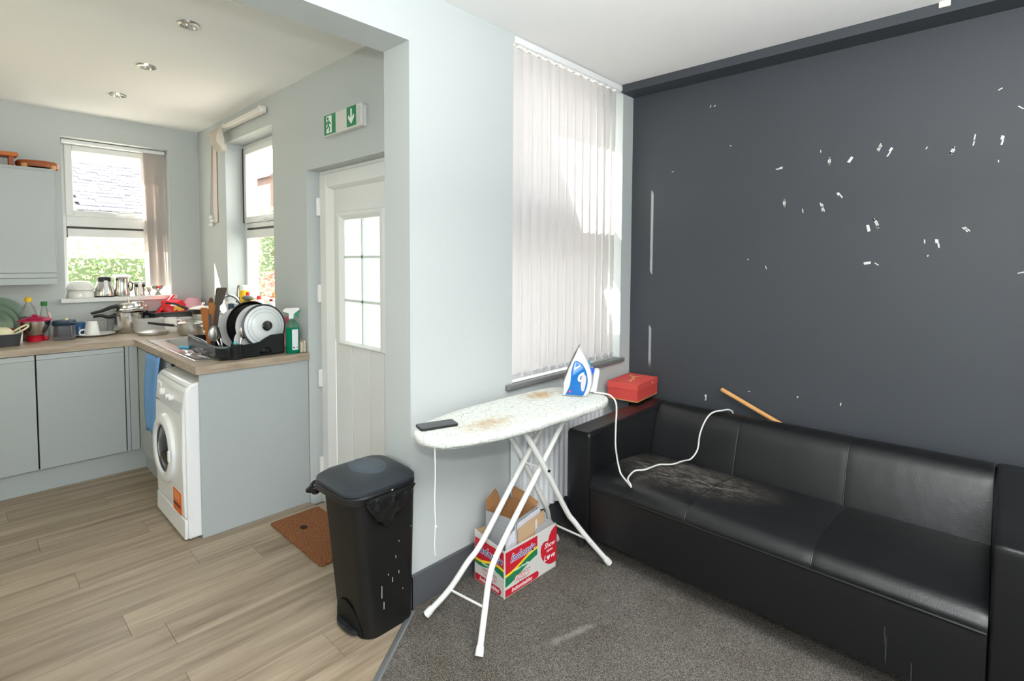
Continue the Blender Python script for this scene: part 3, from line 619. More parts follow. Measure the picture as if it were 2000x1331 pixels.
# foot pedal before a black arch sheet that paints its recess's shade
pa = arc(0, 0, .098, 0, 180, 14, .125)
def fx(y, z): # front face of the body
    x0, _, ya, yb = bsec(max(0, z-.002)/.575); return x0-.012*max(0, 1-((y-(ya+yb)/2)/((yb-ya)/2))**2)
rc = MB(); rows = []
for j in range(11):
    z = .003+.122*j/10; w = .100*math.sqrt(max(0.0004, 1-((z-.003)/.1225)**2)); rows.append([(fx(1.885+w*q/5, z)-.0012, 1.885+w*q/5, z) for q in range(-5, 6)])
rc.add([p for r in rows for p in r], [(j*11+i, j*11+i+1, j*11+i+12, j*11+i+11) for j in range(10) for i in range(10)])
rc.obj('recess_shade', mat('bin_recess_shade', rgb(5, 5, 6), .7), bn, smooth=False)
MB().prism([(-.004, -.078)]+[(-.026*math.cos(R(t)), .078*math.sin(R(t))) for t in range(-80, 81, 16)]+[(-.004, .078)], (1.049, 1.885, .012), (1, 0, 0), (0, 1, 0), 0, .016).obj('pedal', mat('pedal_grey', rgb(38, 41, 45), .45), bn, bevel=.003)
for i in range(9): MB().box(1.026, 1.046, 1.832+i*.0125, 1.835+i*.0125, .0275, .0295).obj('pedal_rib', black_pl, bn, smooth=False)
# bin bag showing under the lid
bag = mat('bin_bag', rgb(20, 20, 21), .22, bump=.6, bscale=40)
bg = MB(); rings = []
for j in range(7):
    t = j/6; row = []
    for i in range(25):
        u = i/24; x = 1.035+.232*u; cr_ = max(0, x-1.235, 1.055-x); y = 1.722+(.062-math.sqrt(max(0, .062**2-min(cr_, .062)**2)))-.010*math.sin(t*3.1)-.006*math.sin(u*23+t*4)*t; drop = .135*math.sin(u*math.pi)**.7*(.75+.25*math.sin(u*5)); row.append((x, y, .585-drop*t-.004*math.sin(u*31)*t))
    rings.append(row)
bg.add([p for r in rings for p in r], [(j*25+i, j*25+i+1, (j+1)*25+i+1, (j+1)*25+i) for j in range(6) for i in range(24)]); bgo = bg.obj('bin_bag', bag, bn, ang=80)
bgo.modifiers.new('thick', 'SOLIDIFY').thickness = .003
MB().sphere((1.01, 2.07, .545), .026, 10, 6, (1, .9, 1.2)).tube([(1.0, 2.06, .56), (.985, 2.085, .535), (1.02, 2.09, .52)], .012, 6).obj('bag_knot', bag, bn)
# paint scuffs
sc = mat('pale_scuff', rgb(176, 180, 176), .6); rs = random.Random(3)
for (u, z, l) in ((.02, .18, .05), (.03, .12, .03), (.10, .36, .008), (.085, .30, .012), (.10, .23, .012), (.05, .24, .006), (.17, .19, .008), (.12, .15, .006), (.16, .40, .003), (.07, .21, .02)):
    t = z/.575; yb = bsec(t)[2]
    MB().box(1.10+u, 1.10+u+.003, yb-.0006, yb+.002, z-l/2, z+l/2).obj('scuff', sc, bn, smooth=False)
for (x, y) in ((1.07, 1.752), (1.10, 1.738), (1.16, 1.732), (.995, 1.93)): MB().sphere((x, y-.003, .59), .006, 6, 4, (1, .4, .6)).obj('scuff', sc, bn)

# ------------------------------------------------------------------ radiator
rd = thing('radiator', 'white panel radiator with vertical ribs on the wall under the window', 'radiator', (2.4, 1.77, .17))
rm_ = MB(); pts = []; x = 1.925
prof = []
while x < 2.70:
    prof += [(x, 0), (x+.010, .012), (x+.026, .012), (x+.036, 0)]; x += .0435
prof += [(x, 0)]
rm_.loft([[(a, 1.752-b_, z) for a, b_ in prof]+[(a, 1.765, z) for a, _ in (prof[-1], prof[0])] for z in (.175, .19, .64, .65)]); rm_.obj('panel', white_en, rd, ang=25)
MB().box(1.925, 2.72, 1.745, 1.80, .651, .661).obj('top_grille', white_en, rd, smooth=False); MB().box(1.921, 1.925, 1.738, 1.80, .175, .661).obj('side_cover', white_en, rd, smooth=False)

# ------------------------------------------------------------------ sofa
leather = bpy.data.materials.new('black_leather'); leather.use_nodes = True; nt = leather.node_tree; b = nt.nodes['Principled BSDF']
b.inputs['Base Color'].default_value = rgb(15, 16, 18); b.inputs['Roughness'].default_value = .36; b.inputs['Specular IOR Level'].default_value = .5
g = N(nt, 'ShaderNodeNewGeometry'); n = N(nt, 'ShaderNodeTexNoise', i_Scale=7., i_Detail=2.); nt.links.new(g.outputs['Position'], n.inputs['Vector'])
v = N(nt, 'ShaderNodeTexVoronoi', i_Scale=260.); nt.links.new(g.outputs['Position'], v.inputs['Vector'])
b1 = N(nt, 'ShaderNodeBump', i_Strength=.12, i_Distance=.002); nt.links.new(v.outputs['Distance'], b1.inputs['Height'])
b2_ = N(nt, 'ShaderNodeBump', i_Strength=.09, i_Distance=.03); nt.links.new(n.outputs['Fac'], b2_.inputs['Height']); nt.links.new(b1.outputs[0], b2_.inputs['Normal']); nt.links.new(b2_.outputs[0], b.inputs['Normal'])
def worn_leather():
    m = leather.copy(); m.name = 'worn_leather'; nt = m.node_tree; b = nt.nodes['Principled BSDF']; g = nt.nodes['Geometry']
    mp = N(nt, 'ShaderNodeMapping'); mp.inputs['Scale'].default_value = (60, 9, 20); nt.links.new(g.outputs['Position'], mp.inputs[0])
    n = N(nt, 'ShaderNodeTexNoise', i_Scale=1.6, i_Detail=8., i_Roughness=.75); nt.links.new(mp.outputs[0], n.inputs['Vector'])
    cr = ramp(nt, n.outputs['Fac'], [(.52, (0, 0, 0, 1)), (.58, (1, 1, 1, 1))])
    # the wear sits in a patch on the seat around (2.48, 1.12)
    sx = N(nt, 'ShaderNodeVectorMath', operation='SUBTRACT'); sx.inputs[1].default_value = (2.52, 1.14, .42); nt.links.new(g.outputs['Position'], sx.inputs[0])
    sc = N(nt, 'ShaderNodeVectorMath', operation='MULTIPLY'); sc.inputs[1].default_value = (3.6, 2.0, 2); nt.links.new(sx.outputs[0], sc.inputs[0])
    le = N(nt, 'ShaderNodeVectorMath', operation='LENGTH'); nt.links.new(sc.outputs[0], le.inputs[0])
    mk = ramp(nt, le.outputs['Value'], [(.45, (1, 1, 1, 1)), (1., (0, 0, 0, 1))])
    mu = N(nt, 'ShaderNodeMix', data_type='RGBA', blend_type='MULTIPLY'); mu.inputs[0].default_value = 1; nt.links.new(cr, mu.inputs[6]); nt.links.new(mk, mu.inputs[7])
    mx = N(nt, 'ShaderNodeMix', data_type='RGBA'); mx.inputs[6].default_value = rgb(24, 24, 25); mx.inputs[7].default_value = rgb(136, 131, 124)
    br = N(nt, 'ShaderNodeMix', data_type='RGBA'); nt.links.new(mk, br.inputs[0]); br.inputs[6].default_value = rgb(21, 22, 24); br.inputs[7].default_value = rgb(50, 47, 43)
    nt.links.new(br.outputs[2], mx.inputs[6]); nt.links.new(mu.outputs[2], mx.inputs[0]); nt.links.new(mx.outputs[2], b.inputs['Base Color']); return m
worn = worn_leather()
sf = thing('sofa', 'long black leather sofa with worn cracked seat along the dark wall', 'sofa', (2.55, .72, 0))
def warp(p):
    k = max(0, (3.0-p.x)/.87); dx = -(.75-p.y)*.0247*k
    return Vector((p.x+dx, p.y, p.z+(.75-p.y)*.012*(p.z/.65)))
def cloth_strip(prof, y0, y1, ny, puff, name, m, edge=.02, seed=0):
    """a padded section: the profile in (x, z) swept along y, drawn in at its seams"""
    rings = []; rn = random.Random(seed)
    for j in range(ny+1):
        t = j/ny; y = y0+(y1-y0)*t; d = min(t, 1-t)*(y1-y0); e = min(1, d/edge); e = math.sqrt(1-(1-e)**2); ring = []
        for i, (x, z, nx, nz, a) in enumerate(prof):
            o = puff*a*(e-1)*.6+puff*a*.5*math.sin(math.pi*t); ring.append((x+nx*o, y, z+nz*o))
        rings.append(ring)
    mb = MB(); mb.loft(rings); mb.xf(warp); return mb.obj(name, m, sf, ang=60)
def nprof(pts, amp):
    out = []
    for i, (x, z) in enumerate(pts):
        a, c = pts[max(0, i-1)], pts[min(len(pts)-1, i+1)]; tx, tz = c[0]-a[0], c[1]-a[1]; l = math.hypot(tx, tz) or 1
        out.append((x, z, -tz/l, tx/l, amp[i] if i < len(amp) else 0))
    return out
def smooth2(pts, k=4): return [(p.x, p.y) for p in spline([Vector((a, c, 0)) for a, c in pts], k)]
seat = smooth2([(2.128, .372), (2.132, .392), (2.155, .418), (2.20, .432), (2.32, .436), (2.50, .424), (2.68, .400), (2.80, .372)], 4)
seat_p = nprof(seat, [.3]+[1]*(len(seat)-2)+[0]); seat_p += [(2.80, .30, 0, 0, 0), (2.15, .30, 0, 0, 0)]
backp = smooth2([(2.765, .345), (2.778, .40), (2.800, .48), (2.826, .56), (2.850, .610), (2.885, .643), (2.93, .656), (2.97, .651), (2.996, .62)], 4)
back_p = nprof(backp, [0]+[1]*(len(backp)-2)+[.3]); back_p += [(2.985, .345, 0, 0, 0)]
YS = [-.015, .470, .962, 1.468]
for i in range(3):
    cloth_strip(seat_p, YS[i]+.0015, YS[i+1]-.0015, 30, .003, 'seat_section', worn if i else leather, .010, i)
for i, (a, c) in enumerate(((-.015, .490), (.490, .992), (.992, 1.468))):
    cloth_strip(back_p, a+.0015, c-.0015, 30, .0018, 'backrest_section', leather, .008, i+5)
# top roll of the back, base, arms
bt = smooth2([(2.848, .607), (2.856, .625), (2.885, .648), (2.93, .655), (2.97, .65), (2.995, .625), (3.0, .58)], 3)
rings = [[(2.99, y, .60), (3.0, y, .58), (3.0, y, .12), (2.90, y, .12), (2.90, y, .34), (2.986, y, .34)] for y in [-.15+i*(1.55+.15)/12 for i in range(13)]]
MB().loft(rings).xf(warp).obj('back', leather, sf, ang=50)
fp = smooth2([(2.134, .112), (2.131, .2), (2.131, .32), (2.134, .368)], 3)
MB().loft([[(x, y, z) for x, z in fp]+[(2.16, y, .372), (2.90, y, .30), (2.90, y, .112)] for y in [-.012+i*1.476/10 for i in range(11)]]).xf(warp).obj('base', leather, sf, ang=50)
def armp(y0, y1, name):
    mb = MB(); rings = []
    for x, k in ((2.128, .012), (2.131, .004), (2.14, 0), (2.3, 0), (2.6, 0), (2.9, 0), (2.995, 0), (3.0, .01)):
        ring = []; r = .024; yc0, yc1, zb, zt_ = y0+k, y1-k, .112, .648-k*.6
        ring += [(x, yc0, zb+k)]; ring += [(x, yc0+r-r*math.cos(R(a)), zt_-r+r*math.sin(R(a))) for a in range(0, 91, 18)]
        ring += [(x, yc1-r+r*math.sin(R(a)), zt_-r+r*math.cos(R(a))) for a in range(0, 91, 18)]; ring += [(x, yc1, zb+k)]
        rings.append(ring)
    return mb.loft(rings).xf(warp).obj(name, leather, sf, ang=50)
armp(1.468, 1.612, 'arm'); armp(-.215, -.016, 'arm')
MB().tube([warp(Vector((2.127, y, .368))) for y in (-.012, .3, .6, .9, 1.2, 1.466)], .0045, 8).obj('piping', leather, sf)
for y in (.470, .962): MB().tube([warp(Vector((x, y, z-.003))) for x, z in seat[1:-2]], .0028, 6).obj('seam', leather, sf)
for y in (.490, .992): MB().tube([warp(Vector((x-.002, y, z))) for x, z in backp[:26]], .0025, 6).obj('seam', leather, sf)
lm = mat('dark_leg', rgb(52, 52, 54), .4)
for x, y in ((2.20, 1.565), (2.20, -.15), (2.93, 1.565), (2.93, -.15)):
    q = warp(Vector((x, y, 0))); MB().lathe([(.001, 0), (.021, 0), (.024, .02), (.026, .108), (.001, .1085)], (q.x, q.y, 0), 18).obj('leg', lm, sf)
for (y, z, l) in ((.235, .19, .09), (.24, .24, .05), (.165, .15, .06)):
    q = warp(Vector((2.128, y, z))); MB().box(q.x-.001, q.x+.004, q.y-.002, q.y+.002, q.z-l/2, q.z+l/2).obj('scuff', mat('grey_scuff', rgb(40, 41, 43), .7), sf, smooth=False)

# shoebox on the sofa corner
sb = thing('shoebox', 'red lidded shoebox with a pale leaping-animal outline on the sofa corner', 'box', (2.93, 1.62, .652))
redc = mat('red_card', rgb(206, 72, 66), .6); redl = mat('red_card_lid', rgb(212, 80, 72), .6)
bz = .652
def pbox(o, u, w, lu, lw, z0, z1): # upright box on a parallelogram footprint
    o, u, w = Vector(o), Vector(u).normalized(), Vector(w).normalized()
    c = [o, o+u*lu, o+u*lu+w*lw, o+w*lw]; return MB().loft([[(q.x, q.y, z) for q in c] for z in (z0, z1)])
so, su_, sw_ = Vector((2.775, 1.560, 0)), Vector((1, .08, 0)), Vector((-.08, 1, 0))
pbox(so+Vector((.002, .002, 0)), su_, sw_, .296, .196, bz+.006, bz+.09).obj('carton', redc, sb, smooth=False)
pbox(so+Vector((.002, .002, 0)), su_, sw_, .296, .196, bz, bz+.006).obj('carton_base', mat('gold_edge', rgb(190, 150, 96), .6), sb, smooth=False)
lid = pbox(so-Vector((.001, .001, 0)), su_, sw_, .302, .202, bz+.068, bz+.108).obj('lid', redl, sb, smooth=False, bevel=.0015)
gold = mat('gold_print', rgb(226, 160, 106), .5)
un, wn = su_.normalized(), sw_.normalized()
def lidp(a, c): q = so+un*a+wn*c; return (q.x, q.y, bz+.1084)
MB().prism([(.08, .10), (.14, .105), (.19, .13), (.235, .172), (.25, .17), (.215, .125), (.24, .10), (.285, .085), (.235, .088), (.20, .105), (.15, .092), (.11, .07), (.12, .088), (.09, .085), (.05, .06), (.075, .09)], (so.x, so.y, bz+.108), un, wn, 0, .0006).obj('emblem', gold, lid, smooth=False)
q = so+un*.20-wn*.0016; MB().prism([(0, 0), (.028, 0), (.028, .01), (0, .01)], (q.x, q.y, bz+.082), un, (0, 0, 1), 0, .0006).obj('size_print', gold, lid, smooth=False)
# broom stick behind the sofa
tag(MB().tube([(3.052, 1.160, .752), (3.052, .30, .392)], .0125, 12).sphere((3.052, 1.160, .752), .0125, 12, 6).obj('broom_handle', wood_l), 'light wooden stick leaning behind the sofa back against the dark wall', 'stick')

# torn paint marks on the dark wall
chip = mat('bare_plaster', rgb(214, 214, 210), .8)
for k, (ya, za, yb, zb) in enumerate([(1.286, 2.431, 1.292, 2.416), (1.259, 2.425, 1.27, 2.418), (0.883, 2.015, 0.919, 2.014), (0.662, 2.044, 0.662, 2.002), (0.561, 2.032, 0.578, 2.005), (0.441, 2.081, 0.458, 2.045), (0.398, 2.055, 0.422, 2.015), (0.169, 2.027, 0.181, 1.992), (0.101, 2.071, 0.104, 2.045), (0.103, 2.042, 0.107, 2.021), (0.01, 2.051, 0.018, 2.011), (0.869, 1.845, 0.871, 1.801), (0.78, 1.787, 0.776, 1.765), (0.694, 1.815, 0.68, 1.763), (0.62, 1.859, 0.601, 1.828), (0.461, 1.721, 0.44, 1.67), (0.487, 1.689, 0.479, 1.655), (0.128, 1.665, 0.106, 1.641), (0.218, 1.612, 0.211, 1.57), (0.262, 1.611, 0.261, 1.592), (0.467, 1.502, 0.497, 1.497), (0.452, 1.501, 0.435, 1.489), (0.958, 1.481, 0.951, 1.462), (-0.031, 2.167, -0.048, 2.151), (-0.076, 1.465, -0.055, 1.459), (0.266, 2.04, 0.271, 2.029), (0.022, 1.948, 0.022, 1.937), (0.703, 2.085, 0.703, 2.072), (1.515, 2.064, 1.526, 2.065), (1.162, 2.174, 1.171, 2.175), (1.276, 0.696, 1.282, 0.658), (0.772, 0.778, 0.776, 0.767), (0.572, 0.78, 0.574, 0.764), (1.021, 0.76, 1.032, 0.758), (0.02, 2.254, 0.034, 2.246), (0.246, 1.539, 0.249, 1.53), (1.048, 1.518, 1.056, 1.515)]):
    a, c = Vector((-ya, za)), Vector((-yb, zb)); d = c-a; L = d.length; d /= L; pn_ = Vector((-d.y, d.x)); rk = random.Random(k); big = L > .028
    w = .0062 if big else .0036
    def strip(o0, o1, t0, t1): 
        q = [a+d*L*t0+pn_*o0, a+d*L*t1+pn_*(o0+rk.uniform(-.001, .001)), a+d*L*(t1-.05)+pn_*o1, a+d*L*(t0+.06)+pn_*o1]
        return [(p.x, p.y) for p in q]
    mb = MB(); T = lambda poly: mb.prism(poly, (XD, 0, 0), (0, -1, 0), (0, 0, 1), 0.0, .0012)
    kind = k % 4 if big else 9
    fl = lambda poly: mb.prism(poly, (XD, 0, 0), (0, -1, 0), (0, 0, 1), -.0010, .0008)
    if kind == 0: fl(strip(-w, w, 0, 1))
    elif kind == 1: fl(strip(-w, -w*.15, 0, .9)); fl(strip(w*.2, w, .15, 1)); fl(strip(-w, w, .4, .6))
    elif kind == 2: fl(strip(-w, w*.8, 0, .45)); fl(strip(0, w, .4, 1))
    elif kind == 3: fl(strip(-w, -w*.1, 0, 1)); fl(strip(w*.25, w, 0, .95)); fl(strip(-w, w, 0, .3)); fl(strip(-w, w, .7, 1))
    else: fl(strip(-w*.6, w*.6, 0, 1))
    mb.obj('paint_chip', chip, wall_right, smooth=False)
tag(MB().box(2.935, 2.9465, .195, .235, 2.60, 2.626).obj('curtain_bracket', mat('cream_plastic2', rgb(222, 220, 206), .4), smooth=False, bevel=.003), 'small cream plastic bracket at the ceiling on the dark beam', 'bracket')

# ------------------------------------------------------------------ ironing board
ib = thing('ironing_board', 'ironing board with crackle-patterned scorched cover and white tube legs', 'ironing board', (1.7, 1.53, 0))
bo_, ba = Vector((1.168, 1.566, 0)), R(-2.8); bu = Vector((math.cos(ba), math.sin(ba), 0)); bw = Vector((-bu.y, bu.x, 0))
wpts = [(0, .0), (.006, .036), (.02, .066), (.05, .100), (.10, .128), (.18, .152), (.28, .174), (.40, .190), (.60, .194), (.82, .192), (.92, .184), (.98, .160), (1.015, .115), (1.032, .055), (1.036, 0)]
up_ = [(p.x, p.y) for p in spline([Vector((a, c, 0)) for a, c in wpts], 3)]
outl = up_+[(a, -c) for a, c in up_[-2:0:-1]]
def bp_(a, c, z): q = bo_+bu*a+bw*c; return (q.x, q.y, z)
def ins(k): 
    cx = .52; return [(cx+(a-cx)*(1-k/.52), c*(1-k/.19)) for a, c in outl]
cm = bpy.data.materials.new('ironing_cover'); cm.use_nodes = True; nt = cm.node_tree; b = nt.nodes['Principled BSDF']; b.inputs['Roughness'].default_value = .85
g = N(nt, 'ShaderNodeNewGeometry'); v = N(nt, 'ShaderNodeTexVoronoi', feature='DISTANCE_TO_EDGE', i_Scale=46.); nt.links.new(g.outputs['Position'], v.inputs['Vector'])
v2 = N(nt, 'ShaderNodeTexVoronoi', feature='DISTANCE_TO_EDGE', i_Scale=25.); nt.links.new(g.outputs['Position'], v2.inputs['Vector'])
c1 = ramp(nt, v.outputs['Distance'], [(.0, rgb(158, 178, 170)), (.022, rgb(216, 222, 214)), (.05, rgb(226, 228, 222))]); c2 = ramp(nt, v2.outputs['Distance'], [(.0, rgb(120, 130, 128)), (.018, (1, 1, 1, 1))])
mx = N(nt, 'ShaderNodeMix', data_type='RGBA', blend_type='MULTIPLY'); mx.inputs[0].default_value = .8; nt.links.new(c1, mx.inputs[6]); nt.links.new(c2, mx.inputs[7]); last = mx.outputs[2]
ns = N(nt, 'ShaderNodeTexNoise', i_Scale=26., i_Detail=6., i_Roughness=.7); nt.links.new(g.outputs['Position'], ns.inputs['Vector'])
for (cx, cy, sx, sy, amt) in ((1.95, 1.63, 5.5, 8.5, 1.0), (1.46, 1.49, 4.6, 8, .7)):
    s1 = N(nt, 'ShaderNodeVectorMath', operation='SUBTRACT'); s1.inputs[1].default_value = (cx, cy, .84); nt.links.new(g.outputs['Position'], s1.inputs[0])
    s2 = N(nt, 'ShaderNodeVectorMath', operation='MULTIPLY'); s2.inputs[1].default_value = (sx, sy, 0); nt.links.new(s1.outputs[0], s2.inputs[0])
    le = N(nt, 'ShaderNodeVectorMath', operation='LENGTH'); nt.links.new(s2.outputs[0], le.inputs[0])
    ad = N(nt, 'ShaderNodeMath', operation='MULTIPLY_ADD'); ad.inputs[1].default_value = 1.6; nt.links.new(ns.outputs['Fac'], ad.inputs[0]); nt.links.new(le.outputs['Value'], ad.inputs[2])
    mk = ramp(nt, ad.outputs[0], [(.75/2, (amt, amt, amt, 1)), (1.0, (0, 0, 0, 1))])
    sb_ = N(nt, 'ShaderNodeMath', operation='MULTIPLY'); sb_.inputs[1].default_value = .62; nt.links.new(ad.outputs[0], sb_.inputs[0]); 
    mk = ramp(nt, sb_.outputs[0], [(.5, (amt, amt, amt, 1)), (.95, (0, 0, 0, 1))])
    m2 = N(nt, 'ShaderNodeMix', data_type='RGBA', blend_type='MULTIPLY'); nt.links.new(mk, m2.inputs[0]); nt.links.new(last, m2.inputs[6]); m2.inputs[7].default_value = rgb(212, 172, 116); last = m2.outputs[2]
nt.links.new(last, b.inputs['Base Color'])
cv = MB(); rs = random.Random(5)
rings = [[bp_(a, c, .842) for a, c in ins(.05)], [bp_(a, c, .842) for a, c in ins(.012)], [bp_(a, c, .839) for a, c in ins(.003)], [bp_(a, c, .830) for a, c in ins(0)],
         [bp_(a, c, .812+rs.uniform(-.003, .003)) for a, c in ins(.001)], [bp_(a, c, .806+rs.uniform(-.003, .003)) for a, c in ins(.012)], [bp_(a, c, .806) for a, c in ins(.03)]]
cv.loft(rings); cv.obj('cover', cm, ib, ang=70)
MB().loft([[bp_(a, c, .800) for a, c in ins(.02)], [bp_(a, c, .8055) for a, c in ins(.02)]]).obj('board_underside', mat('steel_mesh', rgb(170, 170, 168), .5), ib, smooth=False)
def leg(pts, side):
    t = MB().tube([Vector(p) for p in pts], .0125, 12, smooth=5).obj('leg', white_me, ib)
    a, c = Vector(pts[-2]), Vector(pts[-1]); d = (c-a).normalized(); c0 = c-d*.03
    MB().tube([c0, c0+d*.015, c+d*.004], [.0145, .0165, .0165], 12).obj('foot_cap', white_pl, t)
# A pair: feet at the nose end; B pair: feet at the heel end
leg([(2.005, 1.485, .80), (1.75, 1.48, .545), (1.515, 1.48, .30), (1.445, 1.465, .225), (1.385, 1.43, .135), (1.304, 1.378, .017)], 0)
leg([(2.005, 1.575, .80), (1.75, 1.58, .545), (1.515, 1.58, .30), (1.445, 1.60, .225), (1.385, 1.65, .11), (1.312, 1.705, .017)], 0)
leg([(1.615, 1.445, .80), (1.775, 1.45, .573), (1.935, 1.45, .325), (1.985, 1.437, .255), (2.06, 1.405, .15), (2.160, 1.356, .017)], 1)
leg([(1.645, 1.605, .80), (1.80, 1.61, .573), (1.95, 1.61, .325), (2.0, 1.622, .255), (2.06, 1.65, .15), (2.155, 1.68, .017)], 1)
MB().tube([(1.385, 1.43, .135), (1.387, 1.65, .112)], .005, 8).obj('cross_bar', white_me, ib); MB().tube([(2.058, 1.404, .153), (2.058, 1.648, .153)], .005, 8).obj('cross_bar', white_me, ib)
MB().tube([(2.06, 1.404, .153), (2.052, 1.39, .146)], .006, 8).obj('cross_bar', white_me, ib)
MB().tube([(1.778, 1.46, .570), (1.778, 1.60, .570)], .004, 8).obj('pivot_rod', white_me, ib); MB().tube([(1.782, 1.430, .566), (1.782, 1.445, .566)], .006, 8).obj('pivot_bolt', mat('pivot_black', rgb(24, 24, 24), .4), ib)
MB().tube([(1.198, 1.508, .812), (1.199, 1.507, .70), (1.197, 1.508, .60), (1.200, 1.506, .506)], .0022, 6, smooth=3).sphere((1.200, 1.506, .506), .005, 8, 6).tube([(1.199, 1.507, .51), (1.196, 1.508, .44), (1.199, 1.508, .395)], .0018, 6).obj('drawstring', mat('white_string', rgb(236, 236, 232), .8), ib)
# phone
ph = thing('smartphone', 'black smartphone lying face up on the nose of the ironing board', 'phone', (1.27, 1.60, .8425))
q0 = Vector((1.292, 1.612, 0)); pu = Vector((.93, -.30, 0)).normalized(); pw = Vector((-pu.y, pu.x, 0))
def pp(a, c, z): q = q0+pu*a+pw*c; return (q.x, q.y, z)
rp = [(a, c) for a, c, _ in bring(0, -.078, .078, -.037, .037, .012)]
MB().loft([[pp(a, c, .8435) for a, c in rp], [pp(a*1.01, c*1.02, .846) for a, c in rp], [pp(a*1.01, c*1.02, .849) for a, c in rp], [pp(a, c, .8515) for a, c in rp]]).obj('case', black_pl, ph)
MB().loft([[pp(a*.97, c*.93, .8514) for a, c in rp], [pp(a*.97, c*.93, .8519) for a, c in rp]]).obj('screen', mat('phone_glass', rgb(54, 56, 60), .25), ph)

# ------------------------------------------------------------------ iron
ir = thing('steam_iron', 'white and blue steam iron standing on its heel on the ironing board', 'iron', (2.09, 1.50, .8425))
io = Vector((2.045, 1.560, .843)); iu = Vector((.545, -.838, 0)); iw = Vector((0, 0, 1)); inn = Vector((-.838, -.545, 0)) # inn faces the room
k = .167/640
def P2(pts): return [((x-110)*k, (1075-y)*k*1.02) for x, y in pts]
def ip(a, z, d): return io+iu*a+iw*z+inn*d
def iprism(pts, d0, d1, name, m, par=ir, bev=0, tap=None):
    pl = P2(pts); rings = []
    if name not in ('sole_plate', 'heel_block'):
        q = [Vector((a, c, 0)) for a, c in pl]; n_ = len(q); out = []
        for i in range(n_):
            p0, p1, p2, p3 = q[i-1], q[i], q[(i+1) % n_], q[(i+2) % n_]
            if (p2-p1).length > .05: out.append((p1.x, p1.y)); continue
            for j in range(3):
                t = j/3; m_ = .5*((2*p1)+(p2-p0)*t*.8+(2*p0*.8-4.2*p1+3.4*p2-.8*p3-.0*p0)*t*t*0) if False else p1.lerp(p2, t)+((p1-(p0+p2)/2)*(1-t)+(p2-(p1+p3)/2)*t)*t*(1-t)*.9
                out.append((m_.x, m_.y))
        pl = out
    for d, s_ in (tap or ((d0, 1), (d1, 1))):
        cx = sum(a for a, _ in pl)/len(pl); cz = sum(c for _, c in pl)/len(pl); rings.append([tuple(ip(cx+(a-cx)*s_, cz+(c-cz)*s_, d)) for a, c in pl])
    return MB().loft(rings).obj(name, m, par, bevel=bev, ang=45)
bodyp = [(405, 165), (470, 250), (530, 350), (590, 480), (635, 600), (655, 720), (650, 850), (620, 950), (580, 1030), (520, 1075), (125, 1075), (118, 1000), (122, 830), (170, 690), (215, 570), (290, 400), (350, 270)]
iprism(bodyp, 0, 0, 'body', white_pl, tap=((-.050, .90), (-.04, .97), (.0, 1.0), (.034, .99), (.046, .93)))
bluep = [(360, 412), (420, 432), (480, 480), (530, 560), (562, 660), (574, 790), (560, 890), (520, 1000), (470, 1050), (180, 1040), (170, 1020), (205, 950), (240, 870), (258, 760), (265, 640), (290, 520), (320, 440)]
blu = mat('blue_translucent_plastic', rgb(4, 104, 182), .15, coat=.4)
bp2 = iprism(bluep, 0, 0, 'water_tank', blu, tap=((.036, 1.0), (.048, 1.0), (.052, .95)))
iprism([(455, 720), (500, 640), (545, 700), (540, 800), (510, 940), (480, 962), (455, 930), (448, 820)], .052, .0535, 'handle_opening', mat('grey_opening', rgb(196, 192, 194), .5))
iprism([(505, 610), (440, 640), (400, 690), (392, 750), (420, 785), (455, 775), (430, 735), (445, 690), (500, 650)], .050, .060, 'dial', white_pl, bev=.002)
c = ip((248-110)*k, (1075-970)*k, .0535); MB().lathe([(.006, -.002), (.006, .002), (.001, .003)], c, 12, inn).obj('indicator_lamp', mat('red_lamp', rgb(206, 60, 66), .3), ir)
iprism([(600, 560), (630, 548), (680, 570), (688, 620), (655, 675), (630, 660), (605, 610)], -.02, .02, 'spray_button', mat('blue_button', rgb(20, 84, 196), .3), bev=.003)
iprism([(568, 430), (590, 425), (622, 490), (615, 512), (590, 500)], -.012, .016, 'steam_button', mat('teal_button', rgb(60, 140, 178), .3), bev=.002)
iprism([(408, 150), (414, 160), (345, 280), (280, 400), (210, 570), (165, 690), (118, 815), (106, 800), (150, 680), (195, 560), (262, 410), (330, 280)], -.05, .03, 'sole_plate', mat('sole_plate_steel', rgb(96, 90, 84), .3, .7))
iprism([(600, 1045), (655, 870), (680, 640), (700, 612), (770, 622), (790, 650), (760, 850), (735, 1030)], -.075, -.02, 'heel_block', mat('pearl_plastic', rgb(226, 226, 224), .35), bev=.006)
cw = mat('white_cord', rgb(230, 230, 226), .5)
MB().tube([(2.152, 1.452, .850), (2.175, 1.405, .848), (2.186, 1.370, .838), (2.190, 1.345, .80), (2.188, 1.345, .70), (2.196, 1.35, .60), (2.215, 1.352, .53), (2.225, 1.345, .475), (2.215, 1.325, .450), (2.175, 1.262, .437), (2.158, 1.238, .433), (2.165, 1.248, .444), (2.185, 1.27, .446), (2.22, 1.288, .449), (2.30, 1.30, .452), (2.345, 1.272, .452), (2.42, 1.265, .448), (2.49, 1.262, .440), (2.56, 1.225, .432), (2.66, 1.215, .424), (2.74, 1.205, .416), (2.785, 1.188, .462), (2.812, 1.188, .54), (2.838, 1.170, .615), (2.868, 1.145, .658), (2.92, 1.11, .668), (2.98, 1.085, .661), (3.012, 1.08, .60), (3.012, 1.08, .3)], .0042, 8, smooth=5).obj('cord', cw, ir)

